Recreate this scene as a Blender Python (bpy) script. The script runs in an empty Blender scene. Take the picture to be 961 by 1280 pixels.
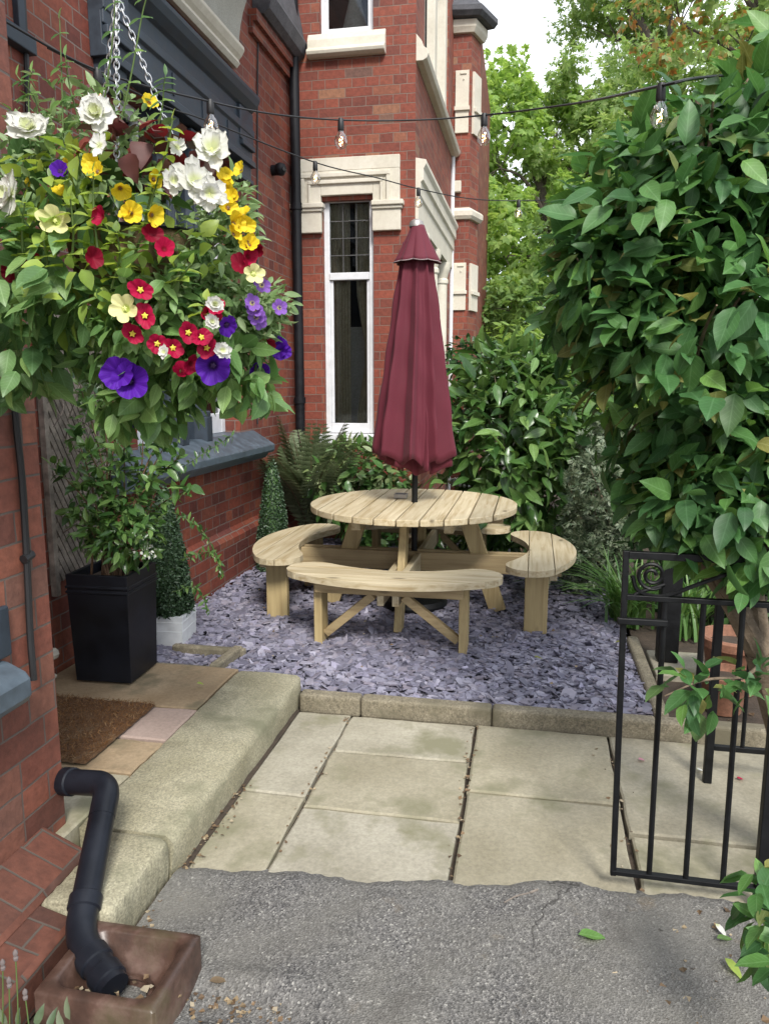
import bpy, math, random
import numpy as np
from mathutils import Vector, Matrix
random.seed(7); RNG = np.random.default_rng(11)
PI = math.pi
SC = bpy.context.scene
COL = SC.collection

# ---------------------------------------------------------------- survey
# The camera was surveyed from the photograph (vanishing points), the
# helpers turn a photo pixel into a point on a real plane of the place.
FOC = 962.0; PITCH = math.radians(9.5); YAW = math.radians(10.9); EYE = 1.62
_s, _c = math.sin(YAW), math.cos(YAW); _sp, _cp = math.sin(PITCH), math.cos(PITCH)
CR = Vector((_c, _s, 0)); CU = Vector((-_s*_sp, _c*_sp, _cp)); CD = Vector((-_s*_cp, _c*_cp, -_sp))
def ray(px, py): return CR*((px-480.5)/FOC) + CU*(-(py-640)/FOC) + CD
def onz(px, py, z):
    r = ray(px, py); t = (z-EYE)/r.z; return Vector((r.x*t, r.y*t, z))
def onx(px, py, x):
    r = ray(px, py); t = x/r.x; return Vector((x, r.y*t, EYE+r.z*t))
def ony(px, py, y):
    r = ray(px, py); t = y/r.y; return Vector((r.x*t, y, EYE+r.z*t))

# ---------------------------------------------------------------- objects
ORG = {}
def tag(o, label=None, cat=None, group=None, kind=None):
    if label: o['label'] = label
    if cat: o['category'] = cat
    if group: o['group'] = group
    if kind: o['kind'] = kind
    return o
def thing(name, label, cat, loc=(0, 0, 0), group=None):
    o = bpy.data.objects.new(name, None); o.empty_display_size = .1
    COL.objects.link(o); o.location = loc; ORG[o] = Vector(loc)
    return tag(o, label, cat, group)

def np_mesh(name, V, loops, sizes, smooth=False, uv=True):
    me = bpy.data.meshes.new(name)
    V = np.asarray(V, dtype=np.float32); loops = np.asarray(loops, dtype=np.int32); sizes = np.asarray(sizes, dtype=np.int32)
    me.vertices.add(len(V)); me.vertices.foreach_set('co', V.ravel())
    me.loops.add(len(loops)); me.loops.foreach_set('vertex_index', loops)
    me.polygons.add(len(sizes))
    st = np.concatenate(([0], np.cumsum(sizes)[:-1])).astype(np.int32)
    me.polygons.foreach_set('loop_start', st)
    me.update(calc_edges=True); me.validate()
    me.polygons.foreach_set('use_smooth', np.full(len(me.polygons), bool(smooth)))
    return me

class MB:
    """collects simple shapes in world metres; build() links ONE mesh object"""
    def __init__(s): s.v = []; s.f = []
    def add(s, vs, fs):
        n = len(s.v); s.v += [tuple(v) for v in vs]; s.f += [tuple(i+n for i in f) for f in fs]; return s
    def box(s, x0, x1, y0, y1, z0, z1):
        x0, x1 = min(x0, x1), max(x0, x1); y0, y1 = min(y0, y1), max(y0, y1); z0, z1 = min(z0, z1), max(z0, z1)
        return s.add([(x0,y0,z0),(x1,y0,z0),(x1,y1,z0),(x0,y1,z0),(x0,y0,z1),(x1,y0,z1),(x1,y1,z1),(x0,y1,z1)],
                     [(0,3,2,1),(4,5,6,7),(0,1,5,4),(1,2,6,5),(2,3,7,6),(3,0,4,7)])
    def obox(s, a, b, w, t, side=None):
        """bar of rectangular section from a to b; side = direction of width w"""
        a, b = Vector(a), Vector(b); d = (b-a).normalized()
        side = Vector(side) if side is not None else (Vector((0,0,1)).cross(d) if abs(d.z) < .95 else Vector((1,0,0)))
        side = (side - d*side.dot(d)).normalized(); up = d.cross(side)
        vs = []
        for p in (a, b):
            for sx, sy in ((-1,-1),(1,-1),(1,1),(-1,1)): vs.append(p + side*(sx*w/2) + up*(sy*t/2))
        return s.add(vs, [(0,3,2,1),(4,5,6,7),(0,1,5,4),(1,2,6,5),(2,3,7,6),(3,0,4,7)])
    def tube(s, pts, r, n=8, caps=True):
        pts = [Vector(p) for p in pts]; R = r if isinstance(r, (list, tuple)) else [r]*len(pts)
        ref = None; vs = []; fs = []
        for i, p in enumerate(pts):
            d = (pts[min(i+1, len(pts)-1)] - pts[max(i-1, 0)])
            d = d.normalized() if d.length > 1e-9 else Vector((0,0,1))
            if ref is None: ref = Vector((0,0,1)).cross(d) if abs(d.z) < .9 else Vector((1,0,0)).cross(d)
            ref = (ref - d*ref.dot(d)).normalized(); b = d.cross(ref)
            for k in range(n):
                a = 2*PI*k/n; vs.append(p + (ref*math.cos(a) + b*math.sin(a))*R[i])
        for i in range(len(pts)-1):
            for k in range(n): fs.append((i*n+k, i*n+(k+1)%n, (i+1)*n+(k+1)%n, (i+1)*n+k))
        if caps: fs.append(tuple(range(n-1, -1, -1))); fs.append(tuple((len(pts)-1)*n+k for k in range(n)))
        return s.add(vs, fs)
    def lathe(s, prof, c=(0,0,0), n=24, sq=0):
        c = Vector(c); vs = []; fs = []
        for r, z in prof:
            for k in range(n):
                a = 2*PI*k/n; vs.append((c.x+r*math.cos(a), c.y+r*math.sin(a), c.z+z))
        for i in range(len(prof)-1):
            for k in range(n): fs.append((i*n+k, i*n+(k+1)%n, (i+1)*n+(k+1)%n, (i+1)*n+k))
        if prof[0][0] > 1e-4: fs.append(tuple(range(n-1, -1, -1)))
        if prof[-1][0] > 1e-4: fs.append(tuple((len(prof)-1)*n+k for k in range(n)))
        return s.add(vs, fs)
    def prism(s, poly, z0, z1):
        n = len(poly); vs = [(x, y, z0) for x, y in poly] + [(x, y, z1) for x, y in poly]
        fs = [tuple(range(n-1, -1, -1)), tuple(range(n, 2*n))] + [(i, (i+1)%n, n+(i+1)%n, n+i) for i in range(n)]
        return s.add(vs, fs)
    def sweep(s, prof, a, b, out, up=(0,0,1)):
        """closed profile [(out, up)] extruded from a to b"""
        a, b, out, up = Vector(a), Vector(b), Vector(out), Vector(up); n = len(prof)
        vs = [a+out*o+up*u for o, u in prof] + [b+out*o+up*u for o, u in prof]
        fs = [tuple(range(n-1, -1, -1)), tuple(range(n, 2*n))] + [(i, (i+1)%n, n+(i+1)%n, n+i) for i in range(n)]
        return s.add(vs, fs)
    def build(s, name, mat, parent=None, smooth=False, bevel=0, seg=2, loc=None, auto=35):
        V = np.array(s.v, dtype=np.float64)
        if parent is not None: org = ORG[parent]
        else:
            org = Vector(loc) if loc is not None else Vector((float((V[:,0].min()+V[:,0].max())/2), float((V[:,1].min()+V[:,1].max())/2), float(V[:,2].min())))
        me = np_mesh(name, V - np.array(org), [i for f in s.f for i in f], [len(f) for f in s.f])
        # metre UVs, box style, in world metres
        import bmesh
        bm = bmesh.new(); bm.from_mesh(me); bmesh.ops.recalc_face_normals(bm, faces=bm.faces)
        uvl = bm.loops.layers.uv.new('UVMap')
        for f in bm.faces:
            nn = f.normal
            if abs(nn.z) > .75:
                for l in f.loops: l[uvl].uv = (l.vert.co.x+org.x, l.vert.co.y+org.y)
            else:
                t = Vector((-nn.y, nn.x, 0)).normalized()
                if abs(t.x) > abs(t.y) and t.x < 0 or abs(t.y) >= abs(t.x) and t.y < 0: t = -t
                for l in f.loops:
                    w = l.vert.co+org; l[uvl].uv = (w.dot(t), w.z)
        bm.to_mesh(me); bm.free()
        if smooth:
            me.polygons.foreach_set('use_smooth', np.ones(len(me.polygons), dtype=bool))
            try: me.set_sharp_from_angle(angle=math.radians(auto))
            except Exception: pass
        o = bpy.data.objects.new(name, me); COL.objects.link(o); me.materials.append(mat)
        if parent is not None: o.parent = parent
        else: o.location = org
        ORG[o] = org
        if bevel:
            m = o.modifiers.new('bevel', 'BEVEL'); m.width = bevel; m.segments = seg; m.limit_method = 'ANGLE'; m.angle_limit = math.radians(40)
        return o

def spline(pts, n=8):
    """Catmull-Rom through pts"""
    P = [Vector(p) for p in pts]; P = [P[0]*2-P[1]] + P + [P[-1]*2-P[-2]]; out = []
    for i in range(1, len(P)-2):
        a, b, c, d = P[i-1], P[i], P[i+1], P[i+2]
        for k in range(n):
            t = k/n; out.append(.5*((2*b)+(-a+c)*t+(2*a-5*b+4*c-d)*t*t+(-a+3*b-3*c+d)*t**3))
    out.append(P[-2]); return out

# ---------------------------------------------------------------- leaves
def leaf_tpl(W=.45, fold=.18, droop=.25, seg=4, pw=.8, wave=0):
    """pointed leaf along +Y, length 1, normal +Z"""
    V = [(0, 0, 0)]; F = []
    for i in range(1, seg):
        t = i/seg; w = W*.5*math.sin(PI*t**pw)**.9; z = -droop*t*t + .02*math.sin(t*9)
        fz = fold*w*2
        V += [(-w, t, z+fz+wave*math.sin(t*14)), (0, t, z), (w, t, z+fz-wave*math.sin(t*14))]
    V.append((0, 1, -droop))
    F += [(0, 2, 1), (0, 3, 2)]
    for i in range(seg-2):
        a = 1+3*i; F += [(a, a+1, a+4, a+3), (a+1, a+2, a+5, a+4)]
    a = 1+3*(seg-2); n = len(V)-1; F += [(a, a+1, n), (a+1, a+2, n)]
    return np.array(V), F
QUAD = (np.array([(0,0,0), (.5,.45,.1), (0,1,-.1), (-.5,.45,.1)]), [(0,1,2),(0,2,3)])
def spray_tpl(k=5, L=.5, W=.24, sd=3):
    r = random.Random(sd); V = []; F = []
    for i in range(k):
        a = (i-(k-1)/2)*.62 + r.uniform(-.15, .15); o = np.array([0, .12*(k-abs(i-(k-1)/2)*2)/k, 0]); l = L*(1-.12*abs(i-(k-1)/2))
        d = np.array([math.sin(a), math.cos(a), -.25+r.uniform(-.15, .15)]); sdn = np.array([math.cos(a), -math.sin(a), r.uniform(-.3, .3)])
        n = len(V); V += [o, o+d*l*.5+sdn*W*.5, o+d*l, o+d*l*.5-sdn*W*.5]; F += [(n, n+1, n+2, n+3)]
    return np.array(V), F
def nrm(a): return a/np.maximum(np.linalg.norm(a, axis=-1, keepdims=True), 1e-9)
def scatter(tpl, P, D, N, S):
    V, F = tpl; D = nrm(D); N = nrm(N - D*(N*D).sum(1, keepdims=True)); X = np.cross(D, N)
    S = np.broadcast_to(np.asarray(S, dtype=float), (len(P),))[:, None, None]
    out = P[:, None, :] + S*(V[None,:,0:1]*X[:,None,:] + V[None,:,1:2]*D[:,None,:] + V[None,:,2:3]*N[:,None,:])
    k = len(V); base = (np.arange(len(P))*k)[:, None]
    fl = np.array([i for f in F for i in f])[None, :] + base
    return out.reshape(-1, 3), fl.ravel(), np.tile([len(f) for f in F], len(P)), np.tile(V[:, :2], (len(P), 1))
def leaf_obj(name, parts, mat, parent=None, smooth=True, loc=None):
    Vs, Ls, Ss, n = [], [], [], 0
    Us = []
    for q in parts:
        V, L, S = q[:3]; Vs.append(V); Ls.append(L+n); Ss.append(S); n += len(V)
        if len(q) > 3: Us.append(q[3])
    V = np.concatenate(Vs); org = ORG[parent] if parent is not None else Vector(loc or (0,0,0))
    me = np_mesh(name, V - np.array(org), np.concatenate(Ls), np.concatenate(Ss), smooth)
    if len(Us) == len(parts):
        li = np.empty(len(me.loops), dtype=np.int32); me.loops.foreach_get('vertex_index', li)
        uv = me.uv_layers.new(name='leaf'); uv.data.foreach_set('uv', np.concatenate(Us)[li].astype(np.float32).ravel())
    o = bpy.data.objects.new(name, me); COL.objects.link(o); me.materials.append(mat)
    if parent is not None: o.parent = parent
    else: o.location = org
    ORG[o] = org
    return o
def sph(n):
    return nrm(RNG.normal(size=(n, 3)))
def lump(u, seed, amp=.18, fr=3.0):
    r = np.random.default_rng(seed); out = np.zeros(len(u))
    for k in range(6):
        d = r.normal(size=3)*fr; out += np.sin(u@d + r.uniform(0, 6.28))
    return 1 + amp*out/2.4
def shell(c, rad, n, depth=.35, seed=1, amp=.18, fr=3.0, zmin=None):
    """points in the outer shell of a lumpy ellipsoid + outward normals"""
    u = sph(n); r = lump(u, seed, amp, fr)*(1 - depth*RNG.random(n)**1.6)
    rad = np.array(rad); P = np.array(c) + u*rad*r[:, None]; N = nrm(u/rad)
    if zmin is not None:
        k = P[:, 2] > zmin; P, N = P[k], N[k]
    return P, N
def leaves_on(tpl, P, N, size, out=.5, down=.45, rnd=.5, up=.7, jit=.3, nrnd=.3):
    n = len(P); D = N*out + np.array([0,0,-1])*down + RNG.normal(size=(n,3))*rnd
    NN = N*.7 + np.array([0,0,1])*up + RNG.normal(size=(n,3))*nrnd
    return scatter(tpl, P, D, NN, size*(1+jit*(RNG.random(n)*2-1)))
# ---------------------------------------------------------------- materials
def newmat(name):
    m = bpy.data.materials.new(name); m.use_nodes = True; nt = m.node_tree
    for n in list(nt.nodes): nt.nodes.remove(n)
    out = nt.nodes.new('ShaderNodeOutputMaterial'); b = nt.nodes.new('ShaderNodeBsdfPrincipled')
    nt.links.new(b.outputs[0], out.inputs[0]); return m, nt, b, out
def N(nt, t, **kw):
    n = nt.nodes.new(t)
    for k, v in kw.items():
        if k in n.inputs and not hasattr(n, k): n.inputs[k].default_value = v
        else: setattr(n, k, v)
    return n
def setin(n, **kw):
    for k, v in kw.items(): n.inputs[k.replace('_', ' ')].default_value = v
def L(nt, a, b): nt.links.new(a, b)
def C4(c): return (c[0], c[1], c[2], 1)
def ramp(nt, fac, stops, interp='LINEAR'):
    r = nt.nodes.new('ShaderNodeValToRGB'); e = r.color_ramp; e.interpolation = interp
    while len(e.elements) < len(stops): e.elements.new(.5)
    for el, (p, c) in zip(e.elements, stops): el.position = p; el.color = C4(c) if hasattr(c, '__len__') else (c, c, c, 1)
    L(nt, fac, r.inputs[0]); return r.outputs[0]
def noise(nt, vec, scale, detail=4, rough=.55, dist=0):
    n = nt.nodes.new('ShaderNodeTexNoise'); setin(n, Scale=scale, Detail=detail, Roughness=rough, Distortion=dist)
    if vec is not None: L(nt, vec, n.inputs['Vector'])
    return n.outputs['Fac']
def mixc(nt, fac, a, b, mode='MIX'):
    m = nt.nodes.new('ShaderNodeMix'); m.data_type = 'RGBA'; m.blend_type = mode
    for sock, v in ((m.inputs[0], fac), (m.inputs[6], a), (m.inputs[7], b)):
        if isinstance(v, (int, float)): sock.default_value = v
        elif isinstance(v, (tuple, list)): sock.default_value = C4(v)
        else: L(nt, v, sock)
    return m.outputs[2]
def coord(nt, kind='Object', scale=None, rot=None):
    t = nt.nodes.new('ShaderNodeTexCoord'); o = t.outputs[kind]
    if scale or rot:
        m = nt.nodes.new('ShaderNodeMapping'); L(nt, o, m.inputs[0])
        if scale: m.inputs['Scale'].default_value = scale
        if rot: m.inputs['Rotation'].default_value = rot
        o = m.outputs[0]
    return o
def bump(nt, b, h, strength=.3, dist=.01):
    n = nt.nodes.new('ShaderNodeBump'); n.inputs['Strength'].default_value = strength; n.inputs['Distance'].default_value = dist
    L(nt, h, n.inputs['Height']); L(nt, n.outputs[0], b.inputs['Normal']); return n

def brick(name, stops, mortar, bw=.262, rh=.088, ms=.006, grime=.35, rough=.75, squash=.5, sf=2):
    m, nt, b, out = newmat(name); uv = coord(nt, 'UV')
    def bt():
        t = nt.nodes.new('ShaderNodeTexBrick'); t.offset = .5; t.squash = squash; t.squash_frequency = sf
        setin(t, Scale=1.0, Mortar_Size=ms, Mortar_Smooth=.25, Bias=0, Brick_Width=bw, Row_Height=rh)
        return t
    wob = nt.nodes.new('ShaderNodeTexNoise'); setin(wob, Scale=9, Detail=3); L(nt, uv, wob.inputs['Vector'])
    va = nt.nodes.new('ShaderNodeVectorMath'); va.operation = 'MULTIPLY_ADD'; L(nt, wob.outputs['Color'], va.inputs[0])
    va.inputs[1].default_value = (.009, .009, 0); L(nt, uv, va.inputs[2])
    t = bt(); L(nt, va.outputs[0], t.inputs['Vector']); setin(t, Color1=(0,0,0,1), Color2=(1,1,1,1), Mortar=(0,0,0,1))
    col = ramp(nt, t.outputs['Color'], stops)
    nz = noise(nt, uv, 26, 6, .65); col = mixc(nt, .5, col, ramp(nt, nz, [(.3, .25), (.7, .8)]), 'OVERLAY')
    big = noise(nt, uv, 1.1, 5, .6); col = mixc(nt, grime, col, ramp(nt, big, [(.32, (.30,.27,.26)), (.62, (1,1,1))]), 'MULTIPLY')
    mc = mixc(nt, noise(nt, uv, 6, 4), tuple(x*.6 for x in mortar), mortar)
    col = mixc(nt, t.outputs['Fac'], col, mc)
    L(nt, col, b.inputs['Base Color']); setin(b, Roughness=rough)
    h = nt.nodes.new('ShaderNodeMath'); h.operation = 'MULTIPLY_ADD'; L(nt, t.outputs['Fac'], h.inputs[0]); h.inputs[1].default_value = -1.0
    L(nt, nz, h.inputs[2]); bump(nt, b, h.outputs[0], .55, .006)
    return m
def stone(name, c1, c2, scale=6, rough=.8, speck=0, bs=.25, spots=None, kind='Object', fine=60, fmix=.5, tone=0, smix=.6):
    m, nt, b, out = newmat(name); co = coord(nt, kind)
    n1 = noise(nt, co, scale, 8, .62); col = mixc(nt, ramp(nt, n1, [(.3, 0), (.7, 1)]), c1, c2)
    f = noise(nt, co, fine, 5, .7)
    col = mixc(nt, fmix, col, ramp(nt, f, [(.3, .22), (.72, .8)]), 'OVERLAY')
    if tone:
        g = nt.nodes.new('ShaderNodeNewGeometry'); hs = nt.nodes.new('ShaderNodeHueSaturation'); L(nt, col, hs.inputs['Color']); L(nt, ramp(nt, g.outputs['Random Per Island'], [(0, 1-tone), (1, 1+tone)]), hs.inputs['Value']); L(nt, ramp(nt, g.outputs['Random Per Island'], [(0, .6), (.5, 1.25), (1, .8)]), hs.inputs['Saturation']); col = hs.outputs[0]
    if speck:
        v = nt.nodes.new('ShaderNodeTexVoronoi'); setin(v, Scale=speck); L(nt, co, v.inputs['Vector'])
        col = mixc(nt, smix, col, ramp(nt, v.outputs['Color'], [(.15, .12), (.5, .5), (.85, .86)]), 'OVERLAY')
    if spots:
        sn = noise(nt, co, spots[1], 6, .6); col = mixc(nt, ramp(nt, sn, [(spots[2], 0), (spots[2]+.12, 1)]), col, spots[0])
    L(nt, col, b.inputs['Base Color']); setin(b, Roughness=rough); bump(nt, b, f, bs, .006); return m
def paint(name, c, rough=.45, var=.12, bs=.08, metal=0, scale=14, wear=None):
    m, nt, b, out = newmat(name); b.inputs['Specular IOR Level'].default_value = .28 if max(c) < .03 else .45; co = coord(nt, 'Object')
    n1 = noise(nt, co, scale, 6, .6); d = tuple(x*(1-var*2.2) for x in c); e = tuple(min(1, x*(1+var)) for x in c)
    col = mixc(nt, ramp(nt, n1, [(.3, 0), (.7, 1)]), d, e)
    if wear:
        w = noise(nt, co, wear[1], 7, .7); col = mixc(nt, ramp(nt, w, [(wear[2], 0), (wear[2]+.06, 1)]), col, wear[0])
    L(nt, col, b.inputs['Base Color']); setin(b, Metallic=metal)
    L(nt, ramp(nt, n1, [(.2, max(0, rough-.12)), (.8, min(1, rough+.15))]), b.inputs['Roughness'])
    bump(nt, b, noise(nt, co, scale*6, 4), bs, .003); return m
def leafmat(name, cols, rough=.4, trans=.3, spec=.5, back=1.3, vein=0):
    m, nt, b, out = newmat(name)
    g = nt.nodes.new('ShaderNodeNewGeometry'); rnd = g.outputs['Random Per Island']
    k = len(cols); col = ramp(nt, rnd, [(i/max(1, k-1), c) for i, c in enumerate(cols)])
    co = coord(nt, 'Object'); col = mixc(nt, .35, col, ramp(nt, noise(nt, co, 30, 3), [(.3, .3), (.7, .7)]), 'OVERLAY')
    if vein:      # midrib and side veins in leaf coordinates, blotches on some leaves
        sx = nt.nodes.new('ShaderNodeSeparateXYZ'); L(nt, coord(nt, 'UV'), sx.inputs[0])
        ab = nt.nodes.new('ShaderNodeMath'); ab.operation = 'ABSOLUTE'; L(nt, sx.outputs[0], ab.inputs[0])
        mid = ramp(nt, ab.outputs[0], [(.008, 1), (.022, 0)])
        d = nt.nodes.new('ShaderNodeMath'); d.operation = 'MULTIPLY_ADD'; L(nt, ab.outputs[0], d.inputs[0]); d.inputs[1].default_value = -1.1; L(nt, sx.outputs[1], d.inputs[2])
        wv = nt.nodes.new('ShaderNodeMath'); wv.operation = 'MULTIPLY'; L(nt, d.outputs[0], wv.inputs[0]); wv.inputs[1].default_value = 52
        sn = nt.nodes.new('ShaderNodeMath'); sn.operation = 'SINE'; L(nt, wv.outputs[0], sn.inputs[0])
        sv = ramp(nt, sn.outputs[0], [(.82, 0), (.97, .55)])
        mxm = nt.nodes.new('ShaderNodeMath'); mxm.operation = 'MAXIMUM'; L(nt, mid, mxm.inputs[0]); L(nt, sv, mxm.inputs[1])
        vm = nt.nodes.new('ShaderNodeMath'); vm.operation = 'MULTIPLY'; L(nt, mxm.outputs[0], vm.inputs[0]); vm.inputs[1].default_value = vein
        hv = nt.nodes.new('ShaderNodeHueSaturation'); setin(hv, Saturation=.8, Value=1.9); L(nt, col, hv.inputs['Color']); col = mixc(nt, vm.outputs[0], col, hv.outputs[0])
        bl = noise(nt, co, 75, 4, .6); col = mixc(nt, ramp(nt, bl, [(.66, 0), (.74, .45)]), col, (.16,.15,.05))
        bump(nt, b, mxm.outputs[0], -.35, .003)
    L(nt, col, b.inputs['Base Color']); setin(b, Roughness=rough); b.inputs['Specular IOR Level'].default_value = spec
    tr = nt.nodes.new('ShaderNodeBsdfTranslucent'); hs = nt.nodes.new('ShaderNodeHueSaturation'); setin(hs, Hue=.485, Saturation=1.1, Value=back); L(nt, col, hs.inputs['Color'])
    L(nt, hs.outputs[0], tr.inputs[0]); mx = nt.nodes.new('ShaderNodeMixShader'); mx.inputs[0].default_value = trans
    L(nt, b.outputs[0], mx.inputs[1]); L(nt, tr.outputs[0], mx.inputs[2]); L(nt, mx.outputs[0], out.inputs[0]); return m
def woodmat(name, c1, c2, axis='Y', scale=1.0, rough=.65, knots=True):
    m, nt, b, out = newmat(name); co0 = coord(nt, 'Object')
    g = nt.nodes.new('ShaderNodeNewGeometry')
    va = nt.nodes.new('ShaderNodeVectorMath'); va.operation = 'MULTIPLY_ADD'
    cmb = nt.nodes.new('ShaderNodeCombineXYZ')
    for i in range(3): L(nt, g.outputs['Random Per Island'], cmb.inputs[i])
    L(nt, cmb.outputs[0], va.inputs[0]); va.inputs[1].default_value = (7, 13, 5); L(nt, co0, va.inputs[2])
    mp = nt.nodes.new('ShaderNodeMapping'); L(nt, va.outputs[0], mp.inputs[0])
    mp.inputs['Scale'].default_value = {'X': (1.2, 22, 22), 'Y': (22, 1.2, 22), 'Z': (22, 22, 1.2)}[axis]
    n1 = noise(nt, mp.outputs[0], 1.6*scale, 5, .6, .6)
    col = mixc(nt, ramp(nt, n1, [(.33, 0), (.48, .6), (.66, 1)]), c1, c2)
    big = noise(nt, va.outputs[0], 2.5, 3); col = mixc(nt, .35, col, ramp(nt, big, [(.3, (.7,.7,.6)), (.7, (1,1,1))]), 'MULTIPLY')
    hs = nt.nodes.new('ShaderNodeHueSaturation'); L(nt, col, hs.inputs['Color'])
    L(nt, ramp(nt, g.outputs['Random Per Island'], [(0, .82), (1, 1.14)]), hs.inputs['Value']); col = hs.outputs[0]
    if knots:
        v = nt.nodes.new('ShaderNodeTexVoronoi'); m2 = nt.nodes.new('ShaderNodeMapping'); L(nt, va.outputs[0], m2.inputs[0])
        m2.inputs['Scale'].default_value = {'X': (2.2, 6, 6), 'Y': (6, 2.2, 6), 'Z': (6, 6, 2.2)}[axis]
        L(nt, m2.outputs[0], v.inputs['Vector']); setin(v, Scale=1.0)
        col = mixc(nt, ramp(nt, v.outputs['Distance'], [(.05, .75), (.12, 0)]), col, tuple(x*.30 for x in c1))
    L(nt, col, b.inputs['Base Color']); setin(b, Roughness=rough); bump(nt, b, n1, .18, .003); return m
def plain(name, c, rough=.5, metal=0, spec=None):
    m, nt, b, out = newmat(name); co = coord(nt, 'Object')
    col = mixc(nt, noise(nt, co, 25, 4), tuple(x*.85 for x in c), tuple(min(1, x*1.12) for x in c))
    L(nt, col, b.inputs['Base Color']); setin(b, Roughness=rough, Metallic=metal); return m

M = {}
RED = [(0, (.12,.031,.022)), (.35, (.175,.040,.023)), (.6, (.215,.050,.027)), (.85, (.24,.068,.034)), (1, (.14,.038,.03))]
M['brick'] = brick('red_brick', RED, (.20,.15,.125), grime=.5, ms=.0045)
RED2 = [(0, (.14,.034,.021)), (.35, (.19,.043,.024)), (.7, (.22,.050,.027)), (.93, (.225,.068,.036)), (.97, (.26,.13,.07)), (1, (.085,.038,.036))]
M['brick_bay'] = brick('bright_red_brick', RED2, (.20,.145,.115), grime=.3, ms=.004, rh=.084)
RED3 = [(0, (.13,.046,.032)), (.4, (.205,.064,.04)), (.75, (.255,.088,.052)), (1, (.17,.08,.058))]
M['brick_near'] = brick('weathered_red_brick', RED3, (.13,.10,.085), bw=.26, rh=.096, ms=.004, grime=.55, sf=3)
M['brick_plinth'] = brick('dirty_plinth_brick', [(0, (.07,.032,.024)), (.4, (.13,.048,.03)), (.75, (.18,.062,.038)), (1, (.10,.055,.042))], (.10,.08,.065), bw=.26, rh=.096, ms=.004, grime=.8)
M['slate'] = leafmat('slate_chip', [(.10,.098,.135), (.15,.146,.19), (.225,.219,.283), (.18,.175,.232), (.32,.31,.38), (.22,.198,.24), (.125,.122,.17), (.30,.285,.375)], rough=.55, trans=0, spec=.5)
M['bed'] = stone('gravel_bed', (.06,.06,.075), (.11,.105,.13), 20)
M['flag'] = stone('york_flagstone', (.225,.205,.15), (.355,.33,.26), 2.6, bs=.2, spots=((.20,.19,.12), 3.1, .53), fine=70, fmix=.36, tone=.14)
M['flag_warm'] = stone('sandstone_flag', (.19,.13,.07), (.30,.225,.14), 3, fmix=.3, bs=.2, spots=((.15,.12,.07), 4, .55))
M['flag_pink'] = stone('pink_flag', (.25,.185,.15), (.33,.25,.21), 3, fmix=.3, bs=.2)
M['granite'] = stone('granite_kerb', (.225,.205,.13), (.345,.32,.225), 3.5, speck=190, bs=.4, spots=((.18,.175,.11), 2.5, .57), fine=110, fmix=.45, smix=.33)
M['edging'] = stone('concrete_edging', (.14,.12,.08), (.24,.21,.15), 5, smix=.35, speck=150, bs=.4, spots=((.13,.115,.075), 4, .52))
M['soil'] = stone('soil', (.035,.026,.018), (.07,.05,.035), 12, bs=.8, rough=.95)
M['cream'] = stone('cream_stone_paint', (.52,.48,.39), (.62,.58,.49), 3, bs=.1, fine=30, fmix=.16)
M['stucco'] = stone('stucco', (.34,.335,.29), (.41,.405,.36), 8, bs=.5, fine=140)
M['grey_paint'] = paint('blue_grey_paint', (.028,.040,.056), .5, .16)
M['sill_paint'] = paint('blue_grey_sill_paint', (.075,.10,.125), .40, .2, wear=((.2,.22,.24), 9, .68))
M['white_paint'] = paint('white_gloss_paint', (.66,.67,.69), .35, .05)
M['black_plastic'] = paint('black_plastic', (.007,.0075,.010), .5, .2)
M['black_iron'] = paint('black_iron_paint', (.005,.0055,.0065), .5, .3, bs=.3, wear=((.10,.06,.035), 18, .70))
M['pot_black'] = paint('black_glazed_pot', (.005,.006,.010), .42, .35, scale=4)
M['pot_white'] = paint('white_planter', (.68,.70,.71), .5, .07)
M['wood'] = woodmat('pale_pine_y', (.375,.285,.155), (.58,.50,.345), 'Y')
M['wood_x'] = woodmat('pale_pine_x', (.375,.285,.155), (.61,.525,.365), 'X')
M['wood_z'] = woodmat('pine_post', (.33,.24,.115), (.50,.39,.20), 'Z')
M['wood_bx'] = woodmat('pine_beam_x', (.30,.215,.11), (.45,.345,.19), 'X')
M['lattice'] = paint('weathered_lattice', (.26,.22,.185), .8, .3, bs=.4)
M['bark'] = stone('grey_brown_bark', (.12,.09,.06), (.23,.175,.12), 14, bs=.9, rough=.9)
M['bark_dark'] = stone('dark_bark', (.045,.035,.028), (.10,.08,.06), 10, bs=.8, rough=.9)
M['moss'] = stone('moss_liner', (.09,.055,.03), (.20,.13,.07), 18, bs=1, rough=.95, spots=((.05,.07,.02), 8, .55))
M['terracotta'] = stone('terracotta', (.17,.075,.045), (.26,.125,.075), 6, bs=.2)
M['roof_slate'] = stone('roof_slate', (.045,.048,.055), (.09,.09,.10), 9, bs=.4)
M['chain'] = plain('galvanised_chain', (.55,.56,.57), .35, .9)
M['cable'] = plain('black_cable', (.012,.012,.013), .5)
M['ash_metal'] = plain('ashtray_metal', (.35,.33,.31), .45, .6)
M['curtain'] = stone('net_curtain', (.46,.39,.25), (.66,.58,.42), 14, bs=.1)
M['lace'] = stone('lamp_shade_fabric', (.62,.60,.54), (.74,.72,.66), 30, bs=.1)
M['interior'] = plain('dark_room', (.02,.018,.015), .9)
M['lead'] = plain('lead_came', (.10,.10,.10), .5, .4)
M['glass_dark'] = None
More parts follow.
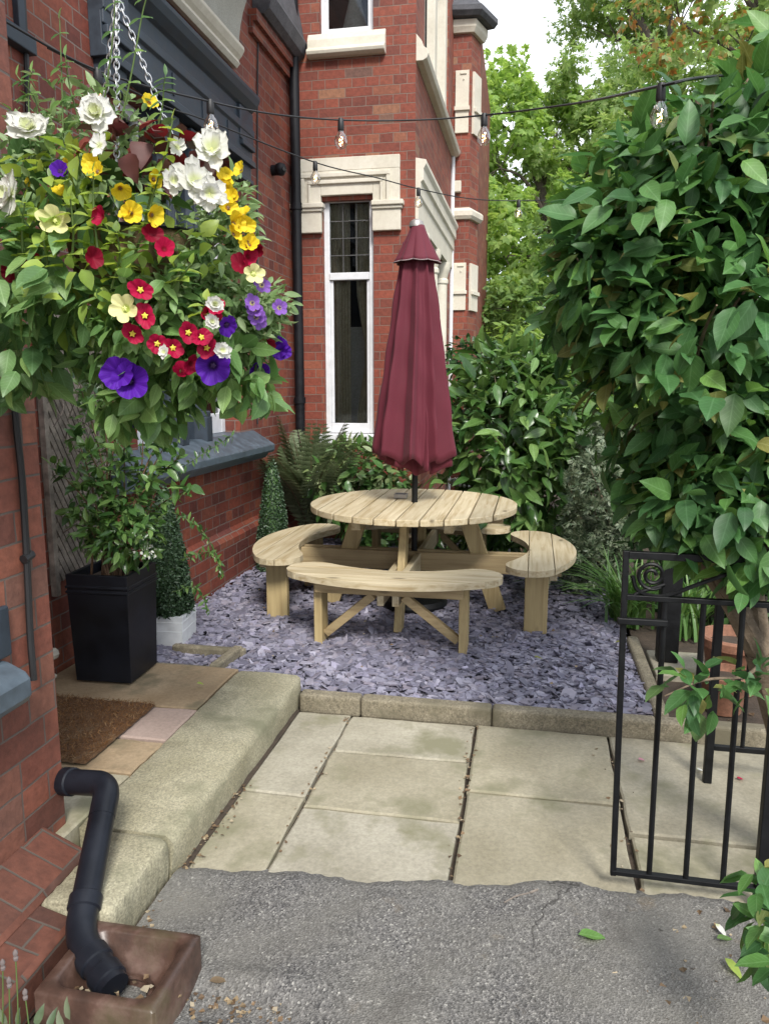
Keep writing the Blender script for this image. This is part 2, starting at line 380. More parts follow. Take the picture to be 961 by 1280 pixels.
def glassy():
    m, nt, b, out = newmat('window_glass'); tr = nt.nodes.new('ShaderNodeBsdfTransparent'); tr.inputs[0].default_value = (.72,.74,.74,1)
    gl = nt.nodes.new('ShaderNodeBsdfGlossy'); setin(gl, Roughness=.03); fr = nt.nodes.new('ShaderNodeFresnel'); fr.inputs[0].default_value = 1.5
    mx = nt.nodes.new('ShaderNodeMixShader'); L(nt, fr.outputs[0], mx.inputs[0]); L(nt, tr.outputs[0], mx.inputs[1]); L(nt, gl.outputs[0], mx.inputs[2])
    L(nt, mx.outputs[0], out.inputs[0]); return m
M['glass'] = glassy()
def bulbglass():
    m, nt, b, out = newmat('bulb_glass'); tr = nt.nodes.new('ShaderNodeBsdfTransparent'); tr.inputs[0].default_value = (.95,.90,.84,1)
    gl = nt.nodes.new('ShaderNodeBsdfGlossy'); setin(gl, Roughness=.05); lw = nt.nodes.new('ShaderNodeLayerWeight'); lw.inputs[0].default_value = .35
    mx = nt.nodes.new('ShaderNodeMixShader'); L(nt, lw.outputs['Facing'], mx.inputs[0]); L(nt, tr.outputs[0], mx.inputs[1]); L(nt, gl.outputs[0], mx.inputs[2])
    L(nt, mx.outputs[0], out.inputs[0]); return m
M['bulb'] = bulbglass()
def emit(name, c, s):
    m, nt, b, out = newmat(name); e = nt.nodes.new('ShaderNodeEmission'); e.inputs[0].default_value = C4(c); e.inputs[1].default_value = s
    L(nt, e.outputs[0], out.inputs[0]); return m
M['filament'] = emit('lit_filament', (1,.62,.28), 9)
def asphalt():
    m, nt, b, out = newmat('old_asphalt'); co = coord(nt, 'Object')
    v = nt.nodes.new('ShaderNodeTexVoronoi'); setin(v, Scale=175); L(nt, co, v.inputs['Vector'])
    v2 = nt.nodes.new('ShaderNodeTexVoronoi'); setin(v2, Scale=260); L(nt, co, v2.inputs['Vector'])
    col = ramp(nt, v.outputs['Color'], [(.1, (.045,.044,.044)), (.5, (.125,.121,.116)), (.8, (.195,.188,.178)), (1, (.42,.41,.37))])
    col = mixc(nt, .5, col, ramp(nt, v2.outputs['Color'], [(.1, .2), (.9, .8)]), 'OVERLAY')
    big = noise(nt, co, 1.6, 7, .62)
    col = mixc(nt, ramp(nt, big, [(.42, 0), (.62, .7)]), col, (.165,.158,.138))
    p = noise(nt, co, 3.7, 6, .6); col = mixc(nt, ramp(nt, p, [(.60, 0), (.72, .55)]), col, (.08,.074,.066))
    q = noise(nt, co, 5.3, 7, .7); col = mixc(nt, ramp(nt, q, [(.60, 0), (.70, .55)]), col, (.19,.15,.10))
    cr = nt.nodes.new('ShaderNodeTexVoronoi'); cr.feature = 'DISTANCE_TO_EDGE'; setin(cr, Scale=1.3)
    wn = nt.nodes.new('ShaderNodeTexNoise'); setin(wn, Scale=5, Detail=5); L(nt, co, wn.inputs['Vector'])
    va = nt.nodes.new('ShaderNodeVectorMath'); va.operation = 'MULTIPLY_ADD'; L(nt, wn.outputs['Color'], va.inputs[0]); va.inputs[1].default_value = (.35,.35,.35); L(nt, co, va.inputs[2]); L(nt, va.outputs[0], cr.inputs['Vector'])
    crk = ramp(nt, cr.outputs['Distance'], [(.0, 1), (.008, 0)]); msk = ramp(nt, noise(nt, co, 1.1, 2), [(.5, 0), (.58, .8)])
    mm = nt.nodes.new('ShaderNodeMath'); mm.operation = 'MULTIPLY'; L(nt, crk, mm.inputs[0]); L(nt, msk, mm.inputs[1])
    col = mixc(nt, mm.outputs[0], col, (.022,.02,.018))
    L(nt, col, b.inputs['Base Color']); setin(b, Roughness=.85)
    h = nt.nodes.new('ShaderNodeMath'); h.operation = 'SUBTRACT'; L(nt, v.outputs['Distance'], h.inputs[0]); L(nt, mm.outputs[0], h.inputs[1])
    bump(nt, b, h.outputs[0], .55, .005); return m
M['asphalt'] = asphalt()
def coir():
    m, nt, b, out = newmat('coir_mat'); co = coord(nt, 'Object')
    n1 = noise(nt, co, 110, 6, .8); col = ramp(nt, n1, [(.3, (.045,.016,.005)), (.55, (.11,.05,.016)), (.75, (.20,.10,.04))])
    bg = noise(nt, co, 9, 6, .7); col = mixc(nt, ramp(nt, bg, [(.52, 0), (.70, .4)]), col, (.22,.16,.09))
    L(nt, col, b.inputs['Base Color']); setin(b, Roughness=1); bump(nt, b, n1, 1, .012); return m
M['coir'] = coir()
M['coir_fibre'] = leafmat('coir_fibre', [(.04,.018,.008), (.11,.05,.018), (.18,.09,.035), (.14,.065,.024), (.26,.17,.09)], .9, 0, .2)
def fabric():
    m, nt, b, out = newmat('burgundy_canvas'); co = coord(nt, 'Object')
    col = mixc(nt, noise(nt, co, 7, 5), (.082,.0050,.015), (.112,.008,.021)); L(nt, col, b.inputs['Base Color']); setin(b, Roughness=.8)
    b.inputs['Sheen Weight'].default_value = .06
    w = nt.nodes.new('ShaderNodeTexWave'); setin(w, Scale=150, Distortion=.4); L(nt, co, w.inputs['Vector']); bump(nt, b, w.outputs['Fac'], .08, .001); return m
M['fabric'] = fabric()
M['canvas_edge'] = plain('grey_piping', (.28,.22,.22), .6)
def glaze():
    m, nt, b, out = newmat('salt_glaze'); co = coord(nt, 'Object')
    n1 = noise(nt, co, 9, 7, .65); col = ramp(nt, n1, [(.25, (.02,.013,.010)), (.5, (.075,.042,.031)), (.75, (.17,.11,.09))])
    g = noise(nt, co, 5, 5); col = mixc(nt, ramp(nt, g, [(.52, 0), (.7, .7)]), col, (.06,.06,.025))
    L(nt, col, b.inputs['Base Color']); setin(b, Roughness=.38); bump(nt, b, noise(nt, co, 40, 4), .25, .004); return m
M['glaze'] = glaze()
M['pvc'] = paint('black_pvc_pipe', (.010,.012,.018), .40, .25, bs=.05, scale=7)
# greens
M['lf_shrub'] = leafmat('shrub_leaf', [(.035,.10,.035), (.052,.135,.045), (.07,.17,.05), (.10,.23,.055), (.055,.15,.05), (.15,.30,.065), (.06,.17,.05), (.08,.20,.055), (.05,.14,.045), (.26,.25,.07)], .48, .36, vein=.38)
M['lf_bush'] = leafmat('glossy_bush_leaf', [(.025,.07,.018), (.05,.12,.027), (.085,.175,.04), (.16,.265,.075), (.05,.115,.03)], .28, .28, vein=.35)
M['lf_varieg'] = leafmat('variegated_leaf', [(.05,.12,.03), (.10,.22,.055), (.28,.36,.15), (.07,.16,.04), (.45,.50,.29)], .3, .25)
M['lf_fern'] = leafmat('fern_leaf', [(.085,.12,.055), (.13,.17,.08), (.18,.22,.12)], .6, .3)
M['lf_grey'] = leafmat('grey_green_leaf', [(.05,.085,.042), (.085,.125,.068), (.135,.17,.10), (.19,.225,.145), (.065,.105,.048)], .5, .2)
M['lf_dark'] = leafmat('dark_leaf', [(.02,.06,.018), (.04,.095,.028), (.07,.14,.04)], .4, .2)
M['lf_box'] = leafmat('box_leaf', [(.015,.035,.013), (.028,.06,.024), (.05,.095,.045), (.085,.135,.08)], .45, .1)
M['lf_blade'] = leafmat('blade_leaf', [(.05,.13,.03), (.09,.19,.045), (.15,.26,.07)], .4, .3)
M['lf_tree1'] = leafmat('lime_tree_leaf', [(.18,.31,.07), (.25,.39,.09), (.33,.46,.13), (.20,.33,.08)], .55, .55)
M['lf_tree2'] = leafmat('green_tree_leaf', [(.15,.25,.07), (.21,.33,.09), (.29,.40,.13), (.17,.27,.07), (.36,.44,.17)], .55, .55)
M['lf_tree3'] = leafmat('dark_tree_leaf', [(.11,.21,.06), (.17,.29,.08), (.24,.36,.11)], .55, .52)
M['lf_autumn'] = leafmat('autumn_leaf', [(.36,.16,.05), (.38,.24,.07), (.28,.26,.07), (.16,.24,.06), (.14,.22,.06)], .5, .4)
M['lf_petunia'] = leafmat('petunia_leaf', [(.07,.155,.045), (.115,.235,.065), (.17,.31,.09), (.25,.40,.13)], .45, .38, vein=.35)
M['lf_big'] = leafmat('soft_green_leaf', [(.075,.165,.06), (.115,.225,.08), (.16,.29,.10), (.24,.38,.12)], .45, .4, vein=.4)
M['lf_cali'] = leafmat('small_grey_green_leaf', [(.12,.195,.07), (.19,.29,.115), (.29,.39,.18), (.11,.20,.06)], .5, .3)
M['lf_lime'] = leafmat('lime_leaf', [(.26,.38,.06), (.36,.47,.10), (.22,.36,.07)], .4, .4)
M['lf_bronze'] = leafmat('bronze_leaf', [(.06,.04,.032), (.11,.03,.028), (.07,.065,.04), (.25,.03,.025), (.05,.05,.035)], .6, .2)
M['stem'] = plain('green_stem', (.10,.16,.045), .5)
M['stem_red'] = plain('brown_stem', (.13,.075,.04), .6)
def petal(name, cols, trans=.25, rough=.55, streak=.5, throat=None):
    m, nt, b, out = newmat(name); g = nt.nodes.new('ShaderNodeNewGeometry')
    col = ramp(nt, g.outputs['Random Per Island'], [(0, cols[0]), (1, cols[-1])])
    sx = nt.nodes.new('ShaderNodeSeparateXYZ'); uv = coord(nt, 'UV'); L(nt, uv, sx.inputs[0])
    at = nt.nodes.new('ShaderNodeMath'); at.operation = 'ARCTAN2'; L(nt, sx.outputs[1], at.inputs[0]); L(nt, sx.outputs[0], at.inputs[1])
    ln = nt.nodes.new('ShaderNodeVectorMath'); ln.operation = 'LENGTH'; L(nt, uv, ln.inputs[0])
    cb = nt.nodes.new('ShaderNodeCombineXYZ'); L(nt, at.outputs[0], cb.inputs[0]); L(nt, ln.outputs[1], cb.inputs[1])
    mp = nt.nodes.new('ShaderNodeMapping'); mp.inputs['Scale'].default_value = (9, .8, 1); L(nt, cb.outputs[0], mp.inputs[0])
    st = noise(nt, mp.outputs[0], 1.4, 4, .6)
    dk = nt.nodes.new('ShaderNodeHueSaturation'); setin(dk, Value=.45, Saturation=1.05); L(nt, col, dk.inputs['Color'])
    mk = nt.nodes.new('ShaderNodeMath'); mk.operation = 'MULTIPLY'; L(nt, ramp(nt, st, [(.42, 0), (.62, 1)]), mk.inputs[0]); mk.inputs[1].default_value = streak
    col = mixc(nt, mk.outputs[0], col, dk.outputs[0])
    if throat: col = mixc(nt, ramp(nt, ln.outputs[1], [(.16, 1), (.34, 0)]), col, throat)
    L(nt, col, b.inputs['Base Color']); setin(b, Roughness=rough); b.inputs['Specular IOR Level'].default_value = .2; bump(nt, b, st, .25, .002)
    tr = nt.nodes.new('ShaderNodeBsdfTranslucent'); L(nt, col, tr.inputs[0]); mx = nt.nodes.new('ShaderNodeMixShader'); mx.inputs[0].default_value = trans
    L(nt, b.outputs[0], mx.inputs[1]); L(nt, tr.outputs[0], mx.inputs[2]); L(nt, mx.outputs[0], out.inputs[0]); return m
M['p_white'] = petal('white_petal', [(.70,.70,.64), (.80,.80,.76)], .35, streak=.22, throat=(.60,.64,.36))
M['p_red'] = petal('crimson_petal', [(.36,.004,.035), (.50,.010,.07)], throat=(.16,.002,.01))
M['p_yellow'] = petal('yellow_petal', [(.76,.52,.010), (.84,.68,.05)], streak=.35, throat=(.45,.20,.01))
M['p_pale'] = petal('pale_yellow_petal', [(.74,.72,.30), (.80,.78,.42)], streak=.3, throat=(.42,.50,.10))
M['p_purple'] = petal('purple_petal', [(.075,.010,.29), (.12,.022,.42)], throat=(.02,.004,.06))
M['p_violet'] = petal('violet_petal', [(.19,.07,.42), (.30,.15,.52)], throat=(.55,.5,.2))
M['p_dark'] = petal('dark_red_petal', [(.20,.005,.02), (.25,.008,.03)])
M['c_yellow'] = plain('yellow_throat', (.62,.50,.05), .6)
M['c_dark'] = plain('dark_throat', (.03,.005,.06), .6)
M['c_green'] = plain('green_throat', (.55,.60,.20), .6)
M['litter'] = leafmat('leaf_litter', [(.12,.075,.04), (.20,.13,.07), (.08,.05,.028), (.28,.21,.12), (.42,.36,.26)], .7, .1)
M['p_pink'] = petal('pink_petal', [(.65,.30,.38), (.6,.25,.33)])
# ================================================================ SETTING
XW = -2.38                      # facade plane
def struct(name, mb, mat, **kw):
    o = mb.build(name, mat, **kw); o['kind'] = 'structure'; return o
b = MB(); b.add([(-150,-60,-.03),(150,-60,-.03),(150,240,-.03),(-150,240,-.03)], [(0,1,2,3)]); struct('ground', b, M['soil'])

# asphalt drive: fine grid with a ragged far edge lapping over the flagstones
def asphalt_edge(x):
    return 2.325 + .10*(x+.23) + .016*math.sin(x*4.1+1) + .008*math.sin(x*13.7) + .004*math.sin(x*41) + .003*math.sin(x*97+2)
xs = np.concatenate((np.linspace(-1.125, 1.5, 150), np.linspace(1.6, 4, 12))); ts = np.concatenate((np.linspace(0, .8, 20), np.linspace(.806, 1, 60)))
V = []; F = []
for t in ts:
    for x in xs:
        ye = asphalt_edge(x); y = -3 + (ye+3)*t
        d = ye - y
        z = .026*min(1, d/.07) - .010 + .004*math.sin(x*7+y*3) + .003*math.sin(x*17-y*11) + random.uniform(-.0012, .0012)
        # broken hollow beside the gully
        z -= .028*math.exp(-(((x+.70)/.17)**2 + ((y-1.66)/.06)**2))
        z += .016*math.exp(-(((x+.66)/.24)**2 + ((y-1.765)/.03)**2))
        V.append((x, y, z))
nx = len(xs)
for j in range(len(ts)-1):
    for i in range(nx-1): F.append((j*nx+i, j*nx+i+1, (j+1)*nx+i+1, (j+1)*nx+i))
b = MB(); b.add(V, F); o = struct('asphalt_drive', b, M['asphalt'], smooth=True, auto=180)

# flagstone patio, slabs with ragged dark joints
b = MB()
def slab(b, x0, x1, y0, y1, z, th=.05, g=.006, jit=.005):
    r = lambda: random.uniform(-jit, jit)
    def edge(a, c, n):
        pts = []
        for i in range(n):
            t = i/n; pts.append((a[0]+(c[0]-a[0])*t + r()*.7, a[1]+(c[1]-a[1])*t + r()*.7))
        return pts
    x0 += g; x1 -= g; y0 += g; y1 -= g
    q = [(x0+r(), y0+r()), (x1+r(), y0+r()), (x1+r(), y1+r()), (x0+r(), y1+r())]
    poly = []
    for i in range(4): poly += edge(q[i], q[(i+1)%4], 7)
    n = len(poly); cx = (x0+x1)/2; cy = (y0+y1)/2; dz = random.uniform(-.003, .003); tx, ty = random.uniform(-.004,.004), random.uniform(-.004,.004)
    zz = lambda x, y, q: z+q+dz+tx*(x-cx)+ty*(y-cy)
    ins = [(cx+(x-cx)*(1-.008/max(.1, abs(x1-x0)/2)), cy+(y-cy)*(1-.008/max(.1, abs(y1-y0)/2))) for x, y in poly]
    vs = [(x, y, z-th) for x, y in poly] + [(x, y, zz(x, y, -.006)) for x, y in poly] + [(x, y, zz(x, y, 0)) for x, y in ins]
    fs = [tuple(2*n+i for i in range(n))]
    for i in range(n):
        k = (i+1)%n; fs += [(i, k, n+k, n+i), (n+i, n+k, 2*n+k, 2*n+i)]
    b.add(vs, fs)
slab(b, -1.115, -.84, 2.0, 2.725, 0); slab(b, -1.115, -.84, 2.725, 3.50, 0)
slab(b, -.84, -.225, 1.9, 2.655, 0, g=.008); slab(b, -.84, -.225, 2.655, 3.12, 0); slab(b, -.84, -.225, 3.12, 3.50, 0)
slab(b, -.225, .385, 1.9, 2.88, 0, g=.010); slab(b, -.225, .385, 2.88, 3.50, 0, g=.008)
slab(b, .385, 1.15, 1.9, 2.70, 0, g=.009); slab(b, .385, 1.15, 2.70, 3.50, 0)
slab(b, 1.15, 1.9, 1.9, 2.9, 0); slab(b, 1.15, 1.9, 2.9, 3.5, 0)
struct('patio_paving', b, M['flag'])

# raised terrace and its granite kerb
b = MB(); slab(b, -2.37, -1.465, 3.10, 3.62, .15, .15); slab(b, -1.95, -1.465, 2.50, 2.78, .15, .15)
struct('terrace_sandstone', b, M['flag_warm'])
b = MB(); slab(b, -1.72, -1.465, 2.78, 3.10, .15, .15); slab(b, -2.37, -1.72, 2.78, 3.10, .15, .15); slab(b, -2.9, -2.38, 2.4, 3.0, .15, .15)
struct('terrace_pink_flags', b, M['flag_pink'])
b = MB(); slab(b, -2.6, -1.465, 1.9, 2.50, .15, .15); struct('terrace_near_flags', b, M['flag'])
def rough_block(x0, x1, y0, y1, z0, z1, n=24, amp=.006):
    """worn stone block, rounded arris"""
    b = MB(); prof = [(x0, z0), (x1-.012, z0), (x1-.004, z0+(z1-z0)*.45), (x1, z1-.035), (x1-.006, z1-.012), (x1-.025, z1-.001), ((x0+x1)/2, z1+.003), (x0+.01, z1), (x0, z1-.01)]
    vs = []; k = len(prof)
    for i in range(n+1):
        y = y0+(y1-y0)*i/n; e = .012 if i in (0, n) else 0
        for x, z in prof: vs.append((x - (e if x > x0+.05 else 0) + random.uniform(-amp, amp)*.6, y, z - (e*.6 if z > z0+.05 else 0) + random.uniform(-amp, amp)*.35))
    fs = [tuple(range(k)), tuple(n*k+i for i in range(k-1, -1, -1))]
    for i in range(n):
        for j in range(k): fs.append((i*k+j, i*k+(j+1)%k, (i+1)*k+(j+1)%k, (i+1)*k+j))
    return b.add(vs, fs)
b = rough_block(-1.465, -1.115, 2.155, 3.60, -.02, .152)
b2 = rough_block(-1.35, -1.13, 1.785, 2.145, -.02, .148); n = len(b.v); b.v += b2.v; b.f += [tuple(i+n for i in f) for f in b2.f]
struct('granite_step_kerb', b, M['granite'], smooth=True, auto=50)
# mossy crack of soil at the foot of the step
b = MB(); b.add([(-1.135,1.5,.0015),(-1.10,1.5,.0015),(-1.105,3.5,.0015),(-1.135,3.5,.0015)], [(0,1,2,3)]); struct('soil_joint', b, M['soil'])
# concrete edging along the gravel
def edging(x0, x1, y0, y1, z1): return MB().box(x0, x1, y0, y1, -.02, z1)
b = MB()
for x0, x1 in ((-1.112, -.80), (-.797, -.155), (-.152, .60), (.603, 1.40), (1.403, 2.1)): b.box(x0, x1, 3.505+random.uniform(-.003,.003), 3.585, -.02, .085)
struct('gravel_edging_kerb', b, M['edging'], bevel=.016, seg=3)
b = MB(); b.box(-2.05, -1.64, 3.655, 3.72, .02, .115); b.obox((-1.665, 3.73, .085), (-1.645, 4.06, .085), .055, .06)
b.box(-2.05, -1.6, 4.02, 4.07, .0, .10)
struct('planting_edging_kerb', b, M['edging'], bevel=.012)
b = MB(); b.obox((.635, 3.60, .055), (.635, 4.75, .055), .07, .07); struct('flower_bed_edging', b, M['edging'], bevel=.02, seg=3)
b = MB(); b.box(.70, 1.0, 4.22, 4.62, -.02, .05); struct('concrete_pad', b, M['flag'], bevel=.01)
b = MB(); b.add([(.66,3.59,.012),(3.2,3.59,.012),(3.2,7.2,.012),(.66,7.2,.012)], [(0,1,2,3)]); struct('flower_bed_soil', b, M['soil'])
b = MB(); b.add([(-2.38,3.6,.03),(.62,3.6,.03),(.62,7.6,.03),(-2.38,7.6,.03)], [(0,1,2,3)]); struct('gravel_bed', b, M['bed'])

# slate chippings: nobody could count them
def chips(n, x0, x1, y0, y1, smin, smax, z0=.045, zr=.022, seed=3):
    r = np.random.default_rng(seed); K = 6
    P = np.stack((r.uniform(x0, x1, n), r.uniform(y0, y1, n), z0 + zr*r.random(n)), 1)
    P[:, 2] += .012*np.sin(P[:, 0]*4.1)*np.cos(P[:, 1]*3.3)
    size = r.uniform(smin, smax, n)*(.7+.6*r.random(n)); th = r.uniform(.004, .010, n)
    ang = np.sort(r.uniform(0, 2*PI, (n, K)), 1); ang = ang*.35 + (np.arange(K)*2*PI/K)[None]*.65*1.0 + .0
    rad = size[:, None]*r.uniform(.45, 1.15, (n, K))*.5
    asp = r.uniform(.45, .85, n)[:, None]
    lx, ly = rad*np.cos(ang), rad*np.sin(ang)*asp
    yaw = r.uniform(0, 2*PI, n); tilt = np.abs(r.normal(0, .20, n)) + .5*(r.random(n) < .06); ta = r.uniform(0, 2*PI, n)
    c, s = np.cos(yaw)[:, None], np.sin(yaw)[:, None]; X, Y = lx*c-ly*s, lx*s+ly*c
    gx, gy = (np.tan(tilt)*np.cos(ta))[:, None], (np.tan(tilt)*np.sin(ta))[:, None]; Z = X*gx + Y*gy
    top = np.stack((X+P[:, 0:1], Y+P[:, 1:2], Z+P[:, 2:3]+th[:, None]/2), 2); bot = np.stack((X*1.03+P[:, 0:1], Y*1.03+P[:, 1:2], Z+P[:, 2:3]-th[:, None]/2), 2)
    V = np.concatenate((top, bot), 1)
    fl = list(range(K)); sizes = [K]
    for k in range(K): fl += [k, K+k, K+(k+1)%K, (k+1)%K]; sizes.append(4)
    Lp = np.array(fl)[None] + (np.arange(n)*2*K)[:, None]
    return V.reshape(-1, 3), Lp.ravel(), np.tile(sizes, n)
o = leaf_obj('slate_gravel', [chips(11000, -2.34, .60, 3.60, 5.1, .022, .088), chips(7500, -2.34, .62, 5.0, 7.5, .04, .08, seed=4), chips(500, -2.3, .60, 3.62, 7.3, .05, .095, .062, .012, seed=5)], M['slate'], None, False)
tag(o, 'plum and grey slate chippings spread under the picnic table', 'slate gravel', kind='stuff')
# ================================================================ HOUSE
house = thing('brick_house', 'red brick house with cream stone window surrounds and grey painted bay window', 'house', (XW, 5, 0))
YB = 7.6; XB = -1.17
yL, yR, zS, zT = 4.36, 6.06, 1.18, 3.32           # wide window opening in the facade
w = MB()
w.box(-2.75, XW, 2.45, yL, .0, 6.4); w.box(-2.75, XW, yR, YB, .0, 6.4)
w.box(-2.75, XW, yL, yR, .0, zS); w.box(-2.75, XW, yL, yR, zT, 6.4)
w.build('facade_wall', M['brick'], house)
# plinth with chamfered top course
w = MB().sweep([(-.05, -.02), (.055, -.02), (.055, .40), (.0, .47), (-.05, .47)], (XW, 4.05, 0), (XW, YB-.003, 0), (1,0,0)); w.build('plinth', M['brick'], house)
# --- grey painted surround
g = MB()
prof = [(.0, 3.34), (.10, 3.34), (.10, 3.385), (.075, 3.40), (.075, 3.56), (.095, 3.575), (.095, 3.625), (.06, 3.64), (.06, 3.745), (.085, 3.76), (.13, 3.80), (.15, 3.845), (.15, 3.875), (0, 3.885)]
g.sweep(prof, (XW, 4.07, 0), (XW, 6.32, 0), (1,0,0))
lint = g.build('lintel', M['grey_paint'], house, bevel=.004)
# end brackets turning down
for y0, y1 in ((4.07, 4.36), (6.03, 6.32)):
    k = MB(); k.box(XW-.02, XW+.088, y0+.004, y1-.004, 3.50, 3.745); k.box(XW-.02, XW+.105, y0+.015, y1-.015, 3.455, 3.497); k.box(XW-.02, XW+.07, y0+.03, y1-.03, 3.24, 3.455); k.box(XW-.02, XW+.085, y0+.02, y1-.02, 3.205, 3.24)
    k.build('bracket', M['grey_paint'], house, bevel=.006)
# panel blocks on the frieze
for y in (4.9, 5.35, 5.8): MB().box(XW, XW+.084, y-.012, y+.012, 3.42, 3.55).build('frieze_strip', M['grey_paint'], house)
sl = MB().sweep([(-.22, zS+.04), (.02, zS+.04), (.175, zS-.055), (.205, zS-.075), (.205, zS-.12), (.19, zS-.14), (.15, zS-.15), (.12, zS-.19), (-.01, zS-.20), (-.22, zS-.20)], (XW, 4.02, 0), (XW, 6.32, 0), (1,0,0))
sl.build('window_sill', M['sill_paint'], house, bevel=.006)
# white sashes set back behind grey mullions
win = MB(); xr = XW-.13
zb, zt = zS+.04, zT
mull = (4.92, 5.32)
cuts = [yL] + list(mull) + [yR]
for i in range(3):
    a, c = cuts[i]+(.05 if i else 0), cuts[i+1]-(.05 if i < 2 else 0)
    for y0, y1, z0, z1 in ((a, a+.075, zb, zt), (c-.075, c, zb, zt), (a+.075, c-.075, zb, zb+.16), (a+.075, c-.075, zt-.08, zt), (a+.075, c-.075, 2.45, 2.51)): win.box(xr-.05, xr, y0, y1, z0, z1)
wf = win.build('window', M['white_paint'], house, bevel=.006)
MB().box(xr-.035, xr-.030, yL+.01, yR-.01, zb+.01, zt-.01).build('pane', M['glass'], wf)
rm = MB()
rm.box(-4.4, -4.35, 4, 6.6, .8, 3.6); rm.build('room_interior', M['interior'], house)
for y0, y1 in ((yL+.03, yL+.28), (yR-.34, yR-.04)):
    cu = MB(); n = 14; vs = []; fs = []
    for i in range(n+1):
        y = y0+(y1-y0)*i/n; x = xr-.16+.03*math.sin(i*1.9)
        vs += [(x, y, zb+.01), (x, y, zt-.02)]
    for i in range(n): fs.append((2*i, 2*i+2, 2*i+3, 2*i+1))
    cu.add(vs, fs); cu.build('curtain', M['lace'], house, smooth=True, auto=180)
for ym in mull:
    mu = MB(); c0 = (XW-.06, ym)
    def octa(r, z0, z1): mu.prism([(c0[0]+r*math.cos(PI/8+PI*k/4), c0[1]+r*math.sin(PI/8+PI*k/4)) for k in range(8)], z0, z1)
    octa(.125, zS+.02, zS+.20); octa(.115, zS+.20, zS+.24); octa(.085, zS+.24, 2.95); octa(.10, 2.95, 3.0); octa(.075, 3.0, 3.1)
    mu.box(c0[0]-.10, c0[0]+.11, ym-.11, ym+.11, 3.1, 3.325)
    for k in range(-2, 3): mu.box(c0[0]+.07, c0[0]+.088, ym+k*.022-.005, ym+k*.022+.005, 1.75, 2.9)
    mu.build('mullion', M['grey_paint'], house, bevel=.008)
# --- coved cream stucco underside of the first-floor oriel
cv = MB(); n = 14; prof = [(-.05, 4.08), (.0, 4.08)]
for i in range(n+1):
    a = (PI/2)*i/n; prof.append((.06+.72*(1-math.cos(a)), 4.16+.78*math.sin(a)))
prof += [(.78, 5.3), (-.05, 5.3)]
cv.sweep(prof, (XW, 3.4, 0), (XW, 6.12, 0), (1,0,0)); cv.build('cove', M['stucco'], house, smooth=True, auto=40)
m = MB().sweep([(0, 4.03), (.035, 4.03), (.06, 4.06), (.05, 4.085), (.075, 4.11), (.10, 4.15), (.095, 4.18), (0, 4.18)], (XW+.002, 3.39, 0), (XW+.002, 6.13, 0), (1,0,0)); m.build('cove_moulding', M['cream'], house, bevel=.003)
# --- dark eaves board and corbelled bricks by the corner
e = MB().sweep([(0, 4.62), (.10, 4.62), (.15, 4.66), (.18, 4.76), (.16, 4.80), (0, 4.86)], (XW, 6.6, 0), (XW, YB-.003, 0), (1,0,0)); e.build('eaves_gutter', M['roof_slate'], house, bevel=.004)
e = MB(); e.box(XW, XW+.04, 6.5, YB-.003, 4.44, 4.53); e.box(XW, XW+.075, 6.5, YB-.003, 4.53, 4.618); e.build('corbel_course', M['brick'], house)
e = MB().add([(XW+.15, 6.6, 4.80), (XW+.15, YB-.003, 4.80), (XW+.02, YB-.003, 5.5), (XW+.02, 6.6, 5.5)], [(0,1,2,3)]); e.build('roof', M['roof_slate'], house)
e = MB().box(XW-.05, XW+.09, 7.0, 7.35, 5.02, 5.6); e.build('dormer_panel', M['white_paint'], house)
# --- bay wing : front face at YB with two windows
x0, x1 = -2.08, -1.57                                  # lower/upper opening
wz0, wz1, uz0, uz1 = 1.06, 3.36, 4.82, 6.6
f = MB()
xl = -2.38
D = YB+.35
f.box(xl, x0, YB, D, 0, 7); f.box(x1, XB, YB, D, 0, 7)
f.box(x0, x1, YB, D, 0, wz0); f.box(x0, x1, YB, D, wz1, uz0); f.box(x0, x1, YB, D, uz1, 7)
# side wall with openings: ground and first floor
Ys = [(7.95, 8.45), (9.05, 10.55)]
f.box(XB-.35, XB, D, 8.15, 0, 7); f.box(XB-.35, XB, 10.25, 10.8, 0, 7)
f.box(XB-.35, XB, 8.15, 10.25, 0, .9); f.box(XB-.35, XB, 8.15, 10.25, 3.15, 4.62); f.box(XB-.35, XB, 8.15, 10.25, 6.5, 7)
f.build('bay_wall', M['brick_bay'], house)
# stone dressings on the front face
s = MB(); yo = YB-.05
def fr(b, xa, xb, za, zb, d=.05): b.box(xa, xb, YB-d, YB+.02, za, zb)
# stepped architrave over the lower window
s.box(-2.36, -1.31, YB-.05, YB+.0, 3.62, 3.74); s.box(-2.36, x0-.0, YB-.05, YB, 3.33, 3.62); s.box(x1, -1.31, YB-.05, YB, 3.33, 3.62); s.box(x0, x1, YB-.05, YB, 3.40, 3.62)
s.box(-2.27, -1.40, YB-.075, YB-.052, 3.56, 3.60); s.box(-2.20, -1.47, YB-.075, YB-.052, 3.50, 3.535)
s.box(-1.435, -1.40, YB-.075, YB-.052, 3.33, 3.557); s.box(-1.495, -1.47, YB-.075, YB-.052, 3.33, 3.497); s.box(-2.27, -2.235, YB-.075, YB-.052, 3.33, 3.557); s.box(-2.20, -2.175, YB-.075, YB-.052, 3.33, 3.497)
s.build('window_architrave', M['cream'], house, bevel=.006)
for xa, xb in ((-2.375, x0+.003), (x1-.003, -1.30)):
    k = MB(); k.box(xa, xb, YB-.055, YB, 3.06, 3.255); k.box(xa-.003, xb+.015, YB-.075, YB, 3.255, 3.285); k.box(xa-.003, xb+.03, YB-.095, YB, 3.285, 3.33)
    k.build('impost_block', M['cream'], house, bevel=.008)
